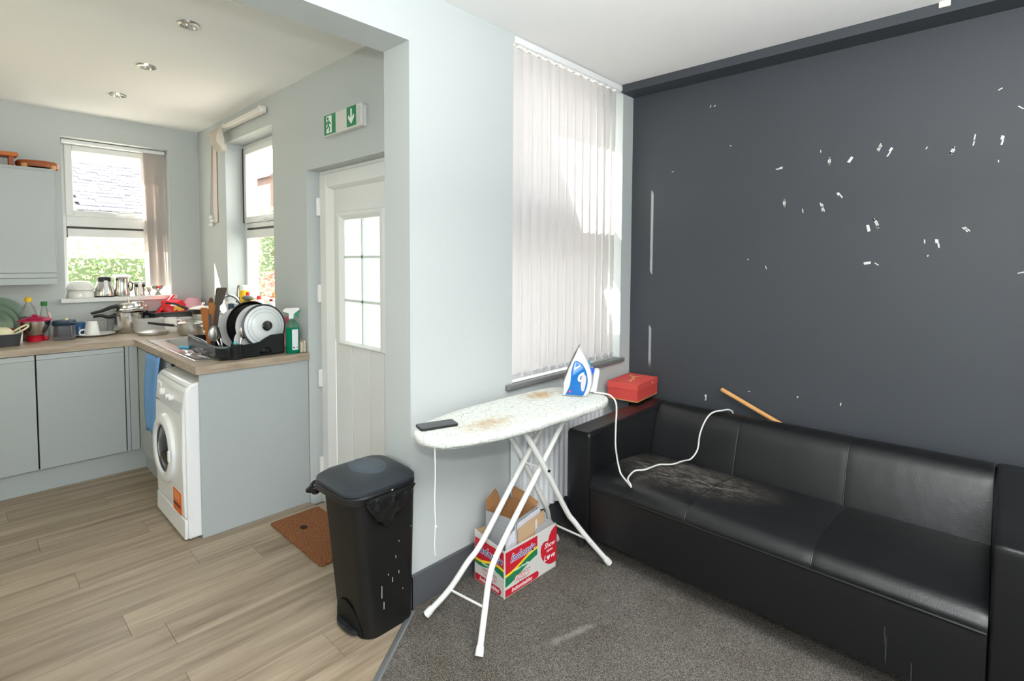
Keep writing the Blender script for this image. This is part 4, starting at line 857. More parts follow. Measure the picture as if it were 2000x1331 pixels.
# ------------------------------------------------------------------ noodle carton under the ironing board
nb = thing('cardboard_box', 'printed noodle carton with red, yellow and green bands standing under the ironing board', 'box', (1.79, 1.65, 0))
prt = mat('printed_white_card', rgb(214, 212, 206), .6); bred = mat('print_red', rgb(200, 30, 50), .5); bgrn = mat('print_green', rgb(24, 124, 82), .5); byel = mat('print_yellow', rgb(250, 214, 30), .5); bnav = mat('print_navy', rgb(34, 64, 140), .5); wht = mat('print_white', rgb(238, 236, 232), .5)
NF, NL, NR = Vector((1.616, 1.548, 0)), Vector((1.630, 1.755, 0)), Vector((1.971, 1.540, 0))
nu = (NR-NF).normalized(); nl = (NL-NF).normalized(); LU, LW_ = (NR-NF).length, (NL-NF).length; NH = .216
def wallp(o, u, l, zs, name, m, t=.004, inward=1): # upright sheet; zs = top heights along it
    n = Vector((-u.y, u.x, 0))*inward; k = len(zs)-1; poly = [(0, 0), (l, 0)]+[(l*(k-i)/k, zs[k-i]) for i in range(k+1)]
    return MB().prism(poly, tuple(o+Vector((0, 0, .002))), tuple(u), (0, 0, 1), 0, -t*inward if False else t).obj(name, m, nb, smooth=False)
pf = MB().prism([(0, 0), (LU, 0), (LU, NH+.003), (LU*.6, NH-.001), (0, NH)], NF+Vector((0, 0, .002)), nu, (0, 0, 1), 0, -.004).obj('front_panel', prt, nb, smooth=False)
ps = MB().prism([(0, 0), (LW_, 0), (LW_, NH+.026), (LW_*.9, NH+.02), (0, NH)], NF+Vector((0, 0, .002)), nl, (0, 0, 1), 0, .004).obj('side_panel', prt, nb, smooth=False)
MB().prism([(0, 0), (LU, 0), (LU, NH), (0, NH+.02)], NL+Vector((0, 0, .002)), nu, (0, 0, 1), 0, .004).obj('back_panel', cardin, nb, smooth=False)
MB().prism([(0, 0), (LW_, 0), (LW_, NH), (0, NH)], NR+Vector((0, 0, .002)), nl, (0, 0, 1), 0, -.004).obj('far_panel', cardin, nb, smooth=False)
MB().prism([(0, 0), (LU, 0), (LU, LW_), (0, LW_)], NF+Vector((0, 0, .002)), nu, nl, 0, .004).obj('base_panel', cardin, nb, smooth=False)
MB().loft([[NF+nu*.20+nl*.012+Vector((0, 0, NH-.04)), NF+nu*LU+nl*.012+Vector((0, 0, NH)), NF+nu*(LU-.01)+nl*.035+Vector((0, 0, NH+.022)), NF+nu*.245+nl*.03+Vector((0, 0, NH+.012))], [NF+nu*.20+nl*.016+Vector((0, 0, NH-.04)), NF+nu*LU+nl*.016+Vector((0, 0, NH)), NF+nu*(LU-.01)+nl*.039+Vector((0, 0, NH+.022)), NF+nu*.245+nl*.034+Vector((0, 0, NH+.012))]]).obj('flap', mat('grey_card', rgb(150, 150, 150), .8), nb, smooth=False)
def band(lo, hi, n=16): return [(a, c) for a, c in lo]+[(a, c) for a, c in reversed(hi)]
def printface(o, u, sgn_, width, par, heart):
    """artwork on one face; u runs left to right as seen, printed a hair proud of the card"""
    nrm = u.cross(Vector((0, 0, 1))); o = o+nrm*.0006+Vector((0, 0, .002))
    def fl(poly, m, d, name): MB().prism(poly, tuple(o+nrm*d), tuple(u), (0, 0, 1), 0, .0004).obj(name, m, par, smooth=False)
    w = width; s = lambda t: .012*math.sin((t-.25)*2*math.pi)*(1 if heart else -1)
    xs = [i/16 for i in range(17)]
    line = (lambda t: .118+.030*t+.012*math.sin((t-.5)*4)) if heart else (lambda t: .128-.014*math.cos((t-.1)*4.6)-.002)
    A = [(w*t, line(t)) for t in xs]; B = [(w*t, line(t)-.012) for t in xs]; Cc = [(w*t, line(t)-.042+.016*((1-t) if not heart else 0)-(.014*(1-t) if heart else 0)) for t in xs]
    fl([(0, .208), (0, A[0][1])]+A[1:]+[(w, .208)], bred, 0, 'red_band'); fl(band(B, A), byel, 0, 'yellow_band'); fl(band(Cc, B), bgrn, 0, 'green_band')
    tu = lambda a, z: tuple(o+u*a+Vector((0, 0, z))+nrm*.0006)
    for m_, off, d in ((wht, .0024, 0), (bnav, 0.0002, .0005)):
        text('Indomie', .052, m_, Vector(tu(w*.52, .168 if heart else .163))+nrm*d, u, (0, 0, 1), par, .38, bold=off, sx=.94 if heart else .98)
    text('Instant Noodles', .015, wht, tu(w*.5, line(.5)-.026), u, (0, 0, 1), par, .1, bold=.0003)
    text('Flavoured Noodles with Seasoning', .0075, mat('print_grey', rgb(150, 90, 90), .5), tu(w*.52, .080), u, (0, 0, 1), par, 0)
    for m_, off, d in ((bred, .0028, 0), (wht, .0007, .0005)):
        text('Chicken', .031, m_, Vector(tu(w*.50, .0635))+nrm*d, u, (0, 0, 1), par, .2, bold=off, sx=.95); text('flavour', .013, m_, Vector(tu(w*.52, .0455))+nrm*d, u, (0, 0, 1), par, .2, bold=off*.8)
    e = w*1.06 if heart else w*.93
    fl([(0, .006), (e-.016, .006)]+arc(e-.018, .022, .016, -90, 90, 8)+[(0, .038)], bred, 0, 'red_strip')
    text('Indomitables', .027, wht, tu(w*.5, .022), u, (0, 0, 1), par, .3, bold=.0004, sx=.98)
    if heart:
        hx, hz, hr = .305, .11, .055
        pts = [(.240, .095), (.235, .120), (.240, .143), (.253, .155), (.270, .158), (.283, .152), (.293, .158), (.30, .178), (.315, .195), (.334, .206), (.354, .209), (.354, .032), (.345, .03), (.320, .03), (.295, .036), (.268, .054), (.250, .075)]
        fl(pts, bred, 0, 'red_heart')
        text('Show', .034, wht, tu(.300, .132), u, (0, 0, 1), par, .25, bold=.0004); text('some', .02, wht, tu(.300, .106), u, (0, 0, 1), par, .25, bold=.0003); text('L', .04, wht, tu(.268, .072), u, (0, 0, 1), par, .2, bold=.0006); text('ve', .034, wht, tu(.324, .073), u, (0, 0, 1), par, .2, bold=.0006)
        hs = [(0, -.012), (.012, .002), (.0115, .009), (.006, .012), (0, .006), (-.006, .012), (-.0115, .009), (-.012, .002)]
        fl([(.292+a, .070+c) for a, c in hs], wht, .0006, 'small_heart')
printface(NF+nu*.006, nu, 1, .212, pf, True)
printface(NL-nl*.004, -nl, 1, LW_-.008, ps, False)
# contents
gb_ = thing('cardboard_box', 'grey carton with open brown flaps stuffed into the noodle carton', 'box', (1.80, 1.67, .012))
gcard = mat('grey_carton', rgb(158, 160, 162), .7)
GL, GF, GR, GB = Vector((1.688, 1.738, 0)), Vector((1.735, 1.592, 0)), Vector((1.905, 1.612, 0)), Vector((1.875, 1.748, 0))
def sheet(o, ps_, name, m, par, t=.0025):
    a, c, d = Vector(ps_[0]), Vector(ps_[1]), Vector(ps_[2]); n = (c-a).cross(d-c).normalized()*t
    return MB().loft([[tuple(Vector(p)) for p in ps_], [tuple(Vector(p)+n) for p in ps_]]).obj(name, m, par, smooth=False)
def up3(v, z): return (v.x, v.y, z)
zt1, zt2 = .318, .302
for a, c, nm, m_ in ((GL, GF, 'side', gcard), (GF, GR, 'side', gcard), (GR, GB, 'side', gcard), (GB, GL, 'side', gcard)):
    sheet(0, [up3(a, .013), up3(c, .013), up3(c, zt2 if c in (GF, GR) else zt1), up3(a, zt2 if a in (GF, GR) else zt1)], nm, m_, gb_)
icx = (GL+GF+GR+GB)/4
for a, c in ((GL, GF), (GF, GR), (GR, GB), (GB, GL)):
    q = lambda v: v+(icx-v)*.035
    sheet(0, [up3(q(a), .02), up3(q(c), .02), up3(q(c), (zt2 if c in (GF, GR) else zt1)-.001), up3(q(a), (zt2 if a in (GF, GR) else zt1)-.001)], 'lining', card, gb_)
sheet(0, [up3(GL, zt1), up3(GL+(GB-GL)*.55, zt1), up3(GL+(GB-GL)*.50+Vector((.0, .012, 0)), .37), up3(GL+(GB-GL)*.40+Vector((0, .012, 0)), .395), up3(GL+(GB-GL)*.03+Vector((0, .01, 0)), .362)], 'flap', card, gb_)
sheet(0, [up3(GB, zt1), up3(GR, zt2), up3(GR+Vector((.02, .0, 0)), .318), up3(GR+(GB-GR)*.5+Vector((.025, 0, 0)), .345), up3(GB+Vector((.012, 0.004, 0)), .372)], 'flap', card, gb_)
fu = (GF-GL).normalized(); fn = fu.cross(Vector((0, 0, 1)))
text('London', .03, mat('carton_pale_print', rgb(206, 208, 210), .6), GL+(GF-GL)*.45+Vector((0, 0, .245))+fn*.0006, fu, (0, 0, 1), gb_) if False else None
pr_ = mat('carton_pale_print', rgb(206, 208, 210), .6); cq = GL+(GF-GL)*.5+fn*.0012
MB().prism([(.016*math.cos(R(a)), .016*math.sin(R(a))) for a in range(0, 360, 20)], (cq.x, cq.y, .262), fu, (0, 0, 1), 0, .0004).obj('crest_print', pr_, gb_, smooth=False)
MB().prism([(-.045, 0), (.045, 0), (.045, .009), (-.045, .009)], (cq.x, cq.y, .232), fu, (0, 0, 1), 0, .0004).obj('line_print', pr_, gb_, smooth=False)
kc = thing('cardboard_sheet', 'tan cardboard piece with a pale tape strip leaning in the noodle carton', 'cardboard', (1.83, 1.575, .06))
sheet(0, [(1.735, 1.572, .06), (1.918, 1.572, .06), (1.925, 1.580, .289), (1.815, 1.580, .276), (1.735, 1.578, .263)], 'sheet', mat('tan_card_front', rgb(196, 164, 128), .8), kc)
sheet(0, [(1.852, 1.5695, .15), (1.868, 1.5695, .15), (1.868, 1.5745, .268), (1.852, 1.5745, .266)], 'tape', mat('pale_tape', rgb(226, 208, 200), .5), kc, .0012)
pa_ = mat('white_paper', rgb(222, 224, 232), .8)
for i, (pts, lab) in enumerate((([(1.660, 1.585, .03), (1.735, 1.584, .03), (1.728, 1.590, .262), (1.668, 1.592, .235)], 'crumpled white paper at the left of the noodle carton'), ([(1.72, 1.586, .03), (1.90, 1.588, .03), (1.915, 1.597, .300), (1.735, 1.590, .283)], 'white paper sheet behind the tan cardboard in the carton'), ([(1.932, 1.56, .05), (1.955, 1.68, .05), (1.962, 1.69, .262), (1.935, 1.575, .272)], 'white envelope at the right end of the noodle carton'))):
    o = MB(); n_ = 6; rings = []; rj = random.Random(i)
    for j in range(n_+1):
        t = j/n_; a = Vector(pts[0]).lerp(Vector(pts[3]), t); c = Vector(pts[1]).lerp(Vector(pts[2]), t); rings.append([a.lerp(c, s/5)+Vector((rj.uniform(-.002, .002), rj.uniform(-.002, .002), 0)) for s in range(6)])
    o.add([p for r in rings for p in r], [(j*6+i2, j*6+i2+1, j*6+i2+7, j*6+i2+6) for j in range(n_) for i2 in range(5)])
    po = tag(o.obj('paper_sheet', pa_, smooth=False), lab, 'paper'); po.modifiers.new('t', 'SOLIDIFY').thickness = .001

# ------------------------------------------------------------------ things on the kitchen worktop
def prop(name, lab, cat, x, y, z, group=None): return thing(name, lab, cat, (x, y, z), group)
ZP = ZT+.0012
sage = mat('sage_ceramic', rgb(120, 142, 124), .25)
for r, y, x, lab in ((.146, 5.025, .195, 'largest sage green plate, leaning on the wall behind the bottles'), (.120, 5.000, .175, 'middle sage green plate, propped in front of the largest'), (.100, 4.975, .17, 'smallest sage green plate, frontmost of the three')):
    p = prop('dinner_plate', lab, 'plate', x, y, ZP, 'sage green plates'); ti = R(9); MB().disc(r, .016, (x, y+.02, ZP+r*math.cos(ti)+.001), (0, -math.cos(ti), math.sin(ti)), 40).obj('dish', sage, p)
t = prop('plastic_tub', 'charcoal rectangular plastic tub at the left end of the worktop', 'tub', .20, 4.66, ZP)
tb = MB(); tb.loft([rr(.125, .275, 4.60, 4.72, .02, ZP), rr(.118, .284, 4.592, 4.728, .025, ZP+.07), rr(.114, .288, 4.588, 4.732, .025, ZP+.072), rr(.114, .288, 4.588, 4.732, .025, ZP+.078), rr(.125, .277, 4.60, 4.72, .02, ZP+.078), rr(.13, .27, 4.605, 4.715, .018, ZP+.006)]); tb.obj('tub', char_pl, t)
MB().tube([(.14, 4.59, ZP+.06), (.135, 4.575, ZP+.035), (.14, 4.575, ZP+.01), (.165, 4.58, ZP+.004)], .006, 8).obj('clip', char_pl, t)
t = prop('ladle', 'cream plastic scoop with loop handle lying in the charcoal tub', 'scoop', .2, 4.66, ZP+.02); crm = mat('cream_plastic3', rgb(220, 214, 178), .35)
MB().lathe([(.001, .064), (.03, .060), (.052, .04), (.060, .008), (.056, .008), (.05, .034), (.001, .056)], (.195, 4.66, ZP+.058), 26, (.12, -.25, 1)).obj('bowl', crm, t)
MB().tube([(.245, 4.655, ZP+.085), (.285, 4.645, ZP+.115), (.312, 4.64, ZP+.128), (.318, 4.64, ZP+.115), (.285, 4.64, ZP+.09), (.25, 4.65, ZP+.072)], .006, 8, smooth=4).obj('handle', crm, t)
t = prop('red_tray', 'dark red shallow dish between the tub and the green plates', 'dish', .19, 4.82, ZP); MB().lathe([(.001, 0), (.07, 0), (.09, .085), (.094, .085), (.074, -.002)], (.185, 4.83, ZP+.003), 30).obj('dish', mat('dark_red_plastic', rgb(156, 26, 44), .4), t)
t = prop('scissors', 'black-handled kitchen scissors standing behind the charcoal tub', 'scissors', .29, 4.84, ZP)
MB().tube([(.285, 4.85, ZP+.13), (.30, 4.85, ZP+.16), (.325, 4.85, ZP+.165), (.33, 4.85, ZP+.14), (.305, 4.85, ZP+.12), (.285, 4.85, ZP+.13)], .006, 8).obj('handle', black_pl, t); MB().prism([(-.006, 0), (.006, 0), (.012, .125), (-.012, .125)], (.298, 4.852, ZP), (1, 0, 0), (0, 0, 1), 0, .003).obj('blade', steel, t, smooth=False)
bot = clear('clear_plastic', (.93, .94, .92, 1), gloss=.16, body=.10); oil = mat('cooking_oil', rgb(200, 160, 36), .1, trans=.3, ior=1.3)
t = prop('oil_bottle', 'clear cooking oil bottle with yellow cap, half full', 'bottle', .345, 4.93, ZP)
MB().lathe([(.001, 0), (.040, .001), (.043, .02), (.043, .10), (.040, .13), (.043, .16), (.042, .19), (.034, .22), (.016, .25), (.0145, .266), (.012, .266)], (.345, 4.93, ZP), 26).obj('bottle', bot, t)
MB().lathe([(.001, .003), (.039, .004), (.041, .02), (.041, .10), (.0385, .13), (.001, .131)], (.345, 4.93, ZP), 26).obj('oil', oil, t)
MB().lathe([(.001, .262), (.0195, .262), (.0195, .290), (.017, .293), (.001, .294)], (.345, 4.93, ZP), 24).obj('cap', mat('yellow_cap', rgb(240, 196, 24), .4), t)
t = prop('bottle', 'slim clear bottle with a green cap behind the mixer bowl', 'bottle', .43, 4.98, ZP)
MB().lathe([(.001, 0), (.030, .001), (.030, .13), (.026, .16), (.014, .215), (.012, .232), (.001, .232)], (.43, 4.98, ZP), 22).obj('bottle', bot, t); MB().lathe([(.001, .226), (.018, .226), (.018, .256), (.001, .257)], (.43, 4.98, ZP), 22).obj('cap', mat('green_cap', rgb(20, 120, 50), .4), t)
t = prop('mixer_bowl', 'steel mixing bowl with crimson lid and red base on the worktop', 'bowl', .375, 4.79, ZP); crim = mat('crimson_plastic', rgb(170, 22, 74), .25); redp = mat('red_plastic', rgb(200, 20, 46), .35)
MB().lathe([(.001, 0), (.046, 0), (.044, .034), (.048, .04), (.001, .041)], (.365, 4.79, ZP), 28).obj('base', redp, t); MB().box(.405, .435, 4.80, 4.83, ZP, ZP+.026).obj('base_lug', redp, t, smooth=False, bevel=.004)
MB().lathe([(.001, .040), (.045, .042), (.066, .075), (.080, .115), (.084, .142), (.082, .142), (.001, .140)], (.365, 4.79, ZP), 34).obj('bowl', steel, t)
MB().lathe([(.001, .172), (.03, .168), (.06, .160), (.090, .147), (.090, .140), (.001, .1415)], (.365, 4.79, ZP), 34).obj('lid', crim, t); MB().box(.35, .38, 4.775, 4.805, ZP+.168, ZP+.182).obj('lid_knob', crim, t, smooth=False, bevel=.006)
MB().tube([(.438, 4.785, ZP+.14), (.447, 4.785, ZP+.155), (.436, 4.785, ZP+.19)], .006, 8).obj('lever', mat('pale_pink_plastic', rgb(220, 190, 188), .4), t); MB().lathe([(.001, -.01), (.013, -.008), (.013, .008), (.001, .01)], (.445, 4.84, ZP+.142), 14, (0, 1, 0)).obj('hub', redp, t)
t = prop('blender_jar', 'clear ribbed jar with navy lid upright beside the mixer bowl', 'jar', .502, 4.75, ZP); smoke = clear('smoky_plastic', (.80, .80, .84, 1), gloss=.2, body=.10, bcol=(.5, .5, .54, 1))
MB().lathe([(.001, .002), (.060, .001), (.062, .02), (.058, .105), (.055, .105), (.058, .02), (.001, .006)], (.513, 4.75, ZP), 30).obj('jar', smoke, t)
navy = mat('navy_plastic', rgb(30, 50, 72), .35); MB().lathe([(.001, .135), (.062, .134), (.064, .125), (.066, .120), (.070, .118), (.066, .100), (.001, .099)], (.513, 4.75, ZP), 30).obj('lid', navy, t); MB().lathe([(.001, .134), (.010, .134), (.009, .150), (.001, .151)], (.525, 4.75, ZP), 14).obj('knob', mat('cream_plastic3', rgb(220, 214, 178), .35), t)
t = prop('mug', 'deep blue mug upside down behind the navy-lidded jar', 'mug', .615, 4.93, ZP); MB().lathe([(.044, 0), (.047, .02), (.045, .07), (.030, .098), (.001, .10), (.001, .095), (.04, .06), (.041, 0)], (.615, 4.93, ZP), 28).obj('cup', mat('blue_ceramic', rgb(42, 92, 146), .2), t)
t = prop('dinner_plate', 'flat white plate on the worktop under the upturned white mug', 'plate', .705, 4.85, ZP); MB().disc(.122, .014, (.692, 4.85, ZP), (0, 0, 1), 40).obj('dish', cer, t)
t = prop('mug', 'white mug upside down on the flat white plate', 'mug', .675, 4.84, ZP+.0055); MB().lathe([(.048, 0), (.048, .006), (.040, .06), (.033, .098), (.030, .102), (.001, .102), (.001, .098), (.03, .095), (.044, .004)], (.675, 4.84, ZP+.0055), 30).obj('cup', cer, t)
MB().tube([(.632, 4.825, ZP+.05), (.612, 4.815, ZP+.05), (.600, 4.81, ZP+.035), (.606, 4.812, ZP+.018), (.630, 4.822, ZP+.014)], .0055, 8, smooth=4).obj('handle', cer, t)
milky = clear('milky_plastic', (.92, .93, .94, 1), gloss=.16, body=.6, bcol=(.98, .98, .97, 1))
t = prop('food_box', 'small clear food box between the white mug and the pressure cooker', 'food box', .79, 4.985, ZP); MB().rbox(.69, .795, 4.985, 5.06, ZP, ZP+.095, .02, taper=.92).obj('box', milky, t)
# pressure cooker
t = prop('pressure_cooker', 'steel pressure cooker with open tilted lid and two black handles', 'pressure cooker', .91, 4.915, ZP)
MB().lathe([(.001, 0), (.10, 0), (.104, .006), (.104, .145), (.108, .150), (.108, .154), (.102, .154), (.10, .01), (.001, .008)], (.91, 4.915, ZP), 40).obj('pot', steel, t)
hd = MB(); hd.tube([(.815, 4.885, ZP+.130), (.775, 4.875, ZP+.128), (.735, 4.865, ZP+.142), (.69, 4.855, ZP+.138)], [.016, .017, .015, .011], 10, smooth=4); hd.obj('handle', black_pl, t)
MB().tube([(1.005, 4.945, ZP+.135), (1.045, 4.955, ZP+.138)], [.014, .018], 10).obj('side_handle', black_pl, t)
lx = (-.12, 0, 1); MB().lathe([(.108, -.004), (.114, 0), (.114, .012), (.100, .02), (.094, .022), (.092, .045), (.088, .05), (.001, .056)], (.925, 4.915, ZP+.175), 40, lx).obj('lid', steel, t); MB().lathe([(.116, -.006), (.118, -.003), (.112, .002), (.001, .002)], (.925, 4.915, ZP+.172), 36, lx).obj('lid_rim', steel_b, t)
MB().tube([(.855, 4.89, ZP+.205), (.80, 4.875, ZP+.20), (.74, 4.86, ZP+.178), (.675, 4.845, ZP+.163)], [.017, .018, .014, .010], 10, smooth=4).obj('lid_handle', black_pl, t)
MB().lathe([(.001, .0), (.007, .0), (.006, .03), (.001, .032)], (.915, 4.915, ZP+.228), 10).obj('valve', steel, t)
t = prop('food_box', 'wide frosted food box upside down right of the pressure cooker', 'food box', 1.02, 4.78, ZP); MB().rbox(.93, 1.125, 4.735, 4.835, ZP+.0, ZP+.105, .025, rz=.006, rot=.05).obj('box', clear('milky_plastic', bcol=(1, 1, 1, 1)), t)
t = prop('pan_lid', 'steel-rimmed pan lid lying flat on the worktop before the frosted box', 'lid', 1.01, 4.66, ZP); MB().lathe([(.092, 0), (.095, .004), (.095, .022), (.088, .026), (.06, .034), (.001, .038), (.001, .034), (.09, .02), (.090, 0)], (1.005, 4.625, ZP), 36).obj('lid', steel_b, t)
t = prop('mug', 'white straight-sided mug upright next to the saucepan', 'mug', 1.135, 4.68, ZP); MB().lathe([(.001, 0), (.040, 0), (.043, .006), (.043, .112), (.0395, .112), (.039, .008), (.001, .006)], (1.135, 4.68, ZP), 28).obj('cup', cer, t)
MB().tube([(1.172, 4.66, ZP+.09), (1.198, 4.648, ZP+.085), (1.204, 4.645, ZP+.055), (1.178, 4.655, ZP+.03)], .006, 8, smooth=4).obj('handle', cer, t)
t = prop('saucepan', 'steel saucepan with long black handle pointing left', 'saucepan', 1.20, 4.42, ZP)
MB().lathe([(.001, 0), (.075, 0), (.080, .006), (.084, .08), (.087, .082), (.087, .085), (.081, .085), (.077, .01), (.001, .007)], (1.20, 4.42, ZP), 38).obj('pan', steel_b, t); MB().lathe([(.087, .084), (.088, .088), (.085, .092), (.07, .102), (.03, .112), (.001, .113)], (1.20, 4.42, ZP), 38).obj('lid', steel, t)
MB().tube([(1.118, 4.44, ZP+.068), (1.098, 4.45, ZP+.072)], .006, 8).obj('bracket', steel, t); MB().tube([(1.10, 4.45, ZP+.072), (1.03, 4.49, ZP+.084), (.955, 4.53, ZP+.098)], [.009, .0105, .008], 10).obj('handle', black_pl, t)
MB().sphere((1.262, 4.352, ZP+.062), .018, 14, 8).obj('side_lug', chrome, t); MB().sphere((1.272, 4.342, ZP+.048), .012, 12, 8).obj('side_lug', black_pl, t)
# roasting tin with red things
t = prop('roasting_tin', 'black rectangular roasting tin by the corner holding red packets', 'roasting tin', 1.24, 4.93, ZP)
rt = MB(); rt.loft([rr(1.08, 1.415, 4.89, 5.04, .03, ZP), rr(1.06, 1.435, 4.87, 5.055, .035, ZP+.130), rr(1.04, 1.448, 4.85, 5.066, .04, ZP+.133), rr(1.04, 1.448, 4.85, 5.066, .04, ZP+.138), rr(1.065, 1.43, 4.875, 5.05, .035, ZP+.137), rr(1.085, 1.41, 4.895, 5.035, .03, ZP+.006)]); rt.obj('tin', char_pl, t)
MB().tube([(1.05, 4.90, ZP+.135), (1.02, 4.91, ZP+.14), (1.012, 4.95, ZP+.142), (1.022, 5.0, ZP+.142), (1.05, 5.01, ZP+.137)], .009, 8, smooth=4).obj('handle', black_pl, t)
MB().rbox(1.00, 1.03, 4.87, 4.95, ZP+.075, ZP+.10, .01).obj('inner_tub', mat('dark_red_plastic', rgb(156, 26, 44), .4), t) if False else None
t = prop('chopping_board', 'bright red chopping board standing tilted in the roasting tin', 'chopping board', 1.12, 4.95, ZP+.01); cb = mat('red_board', rgb(224, 38, 42), .4)
MB().prism([(0, 0), (.155, .195), (.170, .188), (.016, -.008)], (1.070, 4.962, ZP+.08), (1, 0, 0), (0, 0, 1), 0, -.07).obj('board', cb, t, smooth=False, bevel=.004)
t = prop('food_packet', 'red food packet with yellow print slumped in the roasting tin', 'packet', 1.22, 4.93, ZP+.02); rk = mat('red_foil', rgb(216, 28, 38), .35, bump=.3, bscale=18)
pk = MB(); rings = []
for j in range(8):
    tt = j/7; w_ = .085*(1-.25*abs(tt-.6)); z = ZP+.07+.150*tt; sw_ = -.05*tt; th = .02*math.sin(math.pi*min(max(tt, .04), .96))
    rings.append([(1.255+sw_+math.cos(R(a))*w_, 4.90+.03*tt+math.sin(R(a))*(th+.003), z+.012*math.sin(a*.05+tt*3)) for a in range(0, 360, 30)])
pk.loft(rings); po = pk.obj('packet', rk, t)
MB().prism([(-.045, -.02), (-.01, -.03), (.03, -.02), (.04, .01), (0, .022), (-.035, .01)], (1.25, 4.894, ZP+.165), (1, 0, 0), (0, .1, 1), 0, -.002).obj('print', mat('yellow_print', rgb(240, 180, 70), .5), po, smooth=False)
MB().prism([(-.04, -.008), (.03, -.024), (.045, -.01), (-.02, .014)], (1.225, 4.898, ZP+.195), (1, 0, 0), (0, .1, 1), 0, -.002).obj('print', mat('white_print', rgb(232, 228, 224), .5), po, smooth=False)
t = prop('plastic_bowl', 'pale pink plastic bowl upside down at the corner behind the packets', 'bowl', 1.36, 4.95, ZP+.05); MB().lathe([(.105, 0), (.104, .012), (.085, .06), (.055, .10), (.001, .108), (.001, .104), (.05, .096), (.10, .0)], (1.365, 4.96, ZP+.1395), 34, sx=.82, sy=.82).obj('bowl', mat('pink_plastic', rgb(226, 168, 180), .4), t)
t = prop('storage_tray', 'small white plastic tray in front of the roasting tin', 'tray', 1.22, 4.76, ZP); MB().rbox(1.165, 1.30, 4.735, 4.795, ZP, ZP+.10, .012).obj('tray', white_pl, t); MB().box(1.175, 1.225, 4.732, 4.7355, ZP+.04, ZP+.085).obj('vent', mat('grey_vent', rgb(120, 124, 126), .5), t, smooth=False)
t = prop('stock_pot', 'steel pot near the corner carrying the frying pan', 'pot', 1.35, 4.66, ZP); MB().lathe([(.001, 0), (.07, 0), (.074, .006), (.074, .13), (.077, .132), (.07, .132), (.068, .01), (.001, .008)], (1.355, 4.66, ZP), 34).obj('pot', steel_b, t)
t = prop('frying_pan', 'dark frying pan with silver rim resting on the steel pot', 'frying pan', 1.35, 4.66, ZP+.133); MB().lathe([(.001, 0), (.072, 0), (.098, .032), (.102, .034), (.102, .037), (.094, .036), (.07, .006), (.001, .005)], (1.355, 4.66, ZP+.133), 38).obj('pan', mat('dark_nonstick', rgb(52, 44, 42), .3), t)
MB().lathe([(.101, .034), (.105, .036), (.105, .040), (.100, .041), (.06, .055), (.001, .064), (.001, .060), (.095, .037)], (1.355, 4.66, ZP+.133), 38).obj('pan_cover', clear('lid_glass', (.9, .92, .9, 1), gloss=.3, body=.25, bcol=(.85, .86, .84, 1)), t); MB().lathe([(.001, .088), (.012, .086), (.014, .076), (.006, .062), (.001, .06)], (1.355, 4.66, ZP+.133), 16).obj('knob', chrome, t)
MB().tube([(1.262, 4.69, ZP+.168), (1.225, 4.70, ZP+.185), (1.17, 4.715, ZP+.215), (1.115, 4.73, ZP+.222)], [.010, .010, .011, .007], 10, smooth=4).obj('handle', black_pl, t)
t = prop('wooden_spoon', 'dark wooden spoon standing upright by the tap arch', 'spoon', 1.37, 4.52, ZP); MB().tube([(1.372, 4.52, ZP), (1.372, 4.52, ZP+.17)], .006, 8).obj('handle', wood_b, t); MB().sphere((1.372, 4.52, ZP+.215), .05, 14, 10, (.42, .22, 1)).obj('head', mat('dark_brown_wood', rgb(86, 54, 36), .5), t)
t = prop('tumbler', 'slim steel tumbler standing beside the sink bowl', 'tumbler', 1.40, 4.40, ZP); MB().lathe([(.001, 0), (.026, 0), (.028, .006), (.028, .115), (.022, .14), (.012, .15), (.001, .152)], (1.40, 4.40, ZP), 24).obj('body', steel_b, t)
# on the far window sill
ZS = 1.206
t = prop('bowl', 'lower white bowl, upside down at the left end of the far sill', 'bowl', .66, 5.13, ZS); MB().lathe([(.084, 0), (.084, .03), (.080, .05), (.074, .058), (.001, .058), (.001, .054), (.08, .0)], (.655, 5.125, ZS), 36).obj('bowl', cer, t)
t = prop('bowl', 'upper white bowl, stacked on the other upturned white bowl', 'bowl', .66, 5.13, ZS+.059); MB().lathe([(.085, 0), (.084, .01), (.074, .042), (.052, .064), (.001, .068), (.001, .064), (.05, .06), (.081, .0)], (.655, 5.125, ZS+.059), 36).obj('bowl', cer, t)
t = prop('coffee_pot', 'steel coffee pot with pale handle and black lid on the far sill', 'coffee pot', .80, 5.13, ZS); MB().lathe([(.001, 0), (.064, 0), (.066, .008), (.062, .05), (.050, .105), (.046, .118), (.001, .119)], (.80, 5.12, ZS), 34).obj('body', steel, t)
MB().lathe([(.001, .118), (.044, .118), (.044, .150), (.038, .156), (.001, .157)], (.80, 5.12, ZS), 28).obj('lid', black_pl, t); MB().box(.787, .812, 5.045, 5.062, ZS+.018, ZS+.128).obj('handle', white_pl, t, smooth=False, bevel=.006); MB().lathe([(.065, 0), (.0675, .002), (.0675, .006), (.065, .008)], (.80, 5.12, ZS), 32).obj('base_ring', black_pl, t)
t = prop('milk_jug', 'tall steel jug with a white lid in the middle of the far sill', 'jug', .915, 5.13, ZS); MB().lathe([(.001, 0), (.052, 0), (.054, .01), (.050, .08), (.046, .135), (.048, .142), (.001, .143)], (.915, 5.13, ZS), 32).obj('body', steel, t); MB().lathe([(.001, .172), (.05, .168), (.066, .158), (.066, .152), (.048, .143), (.001, .143)], (.915, 5.13, ZS), 32).obj('lid', white_pl, t)
MB().tube([(.965, 5.125, ZS+.115), (.982, 5.12, ZS+.10), (.982, 5.12, ZS+.06), (.968, 5.125, ZS+.035)], .006, 8).obj('handle', mat('brown_handle', rgb(90, 64, 50), .4), t)
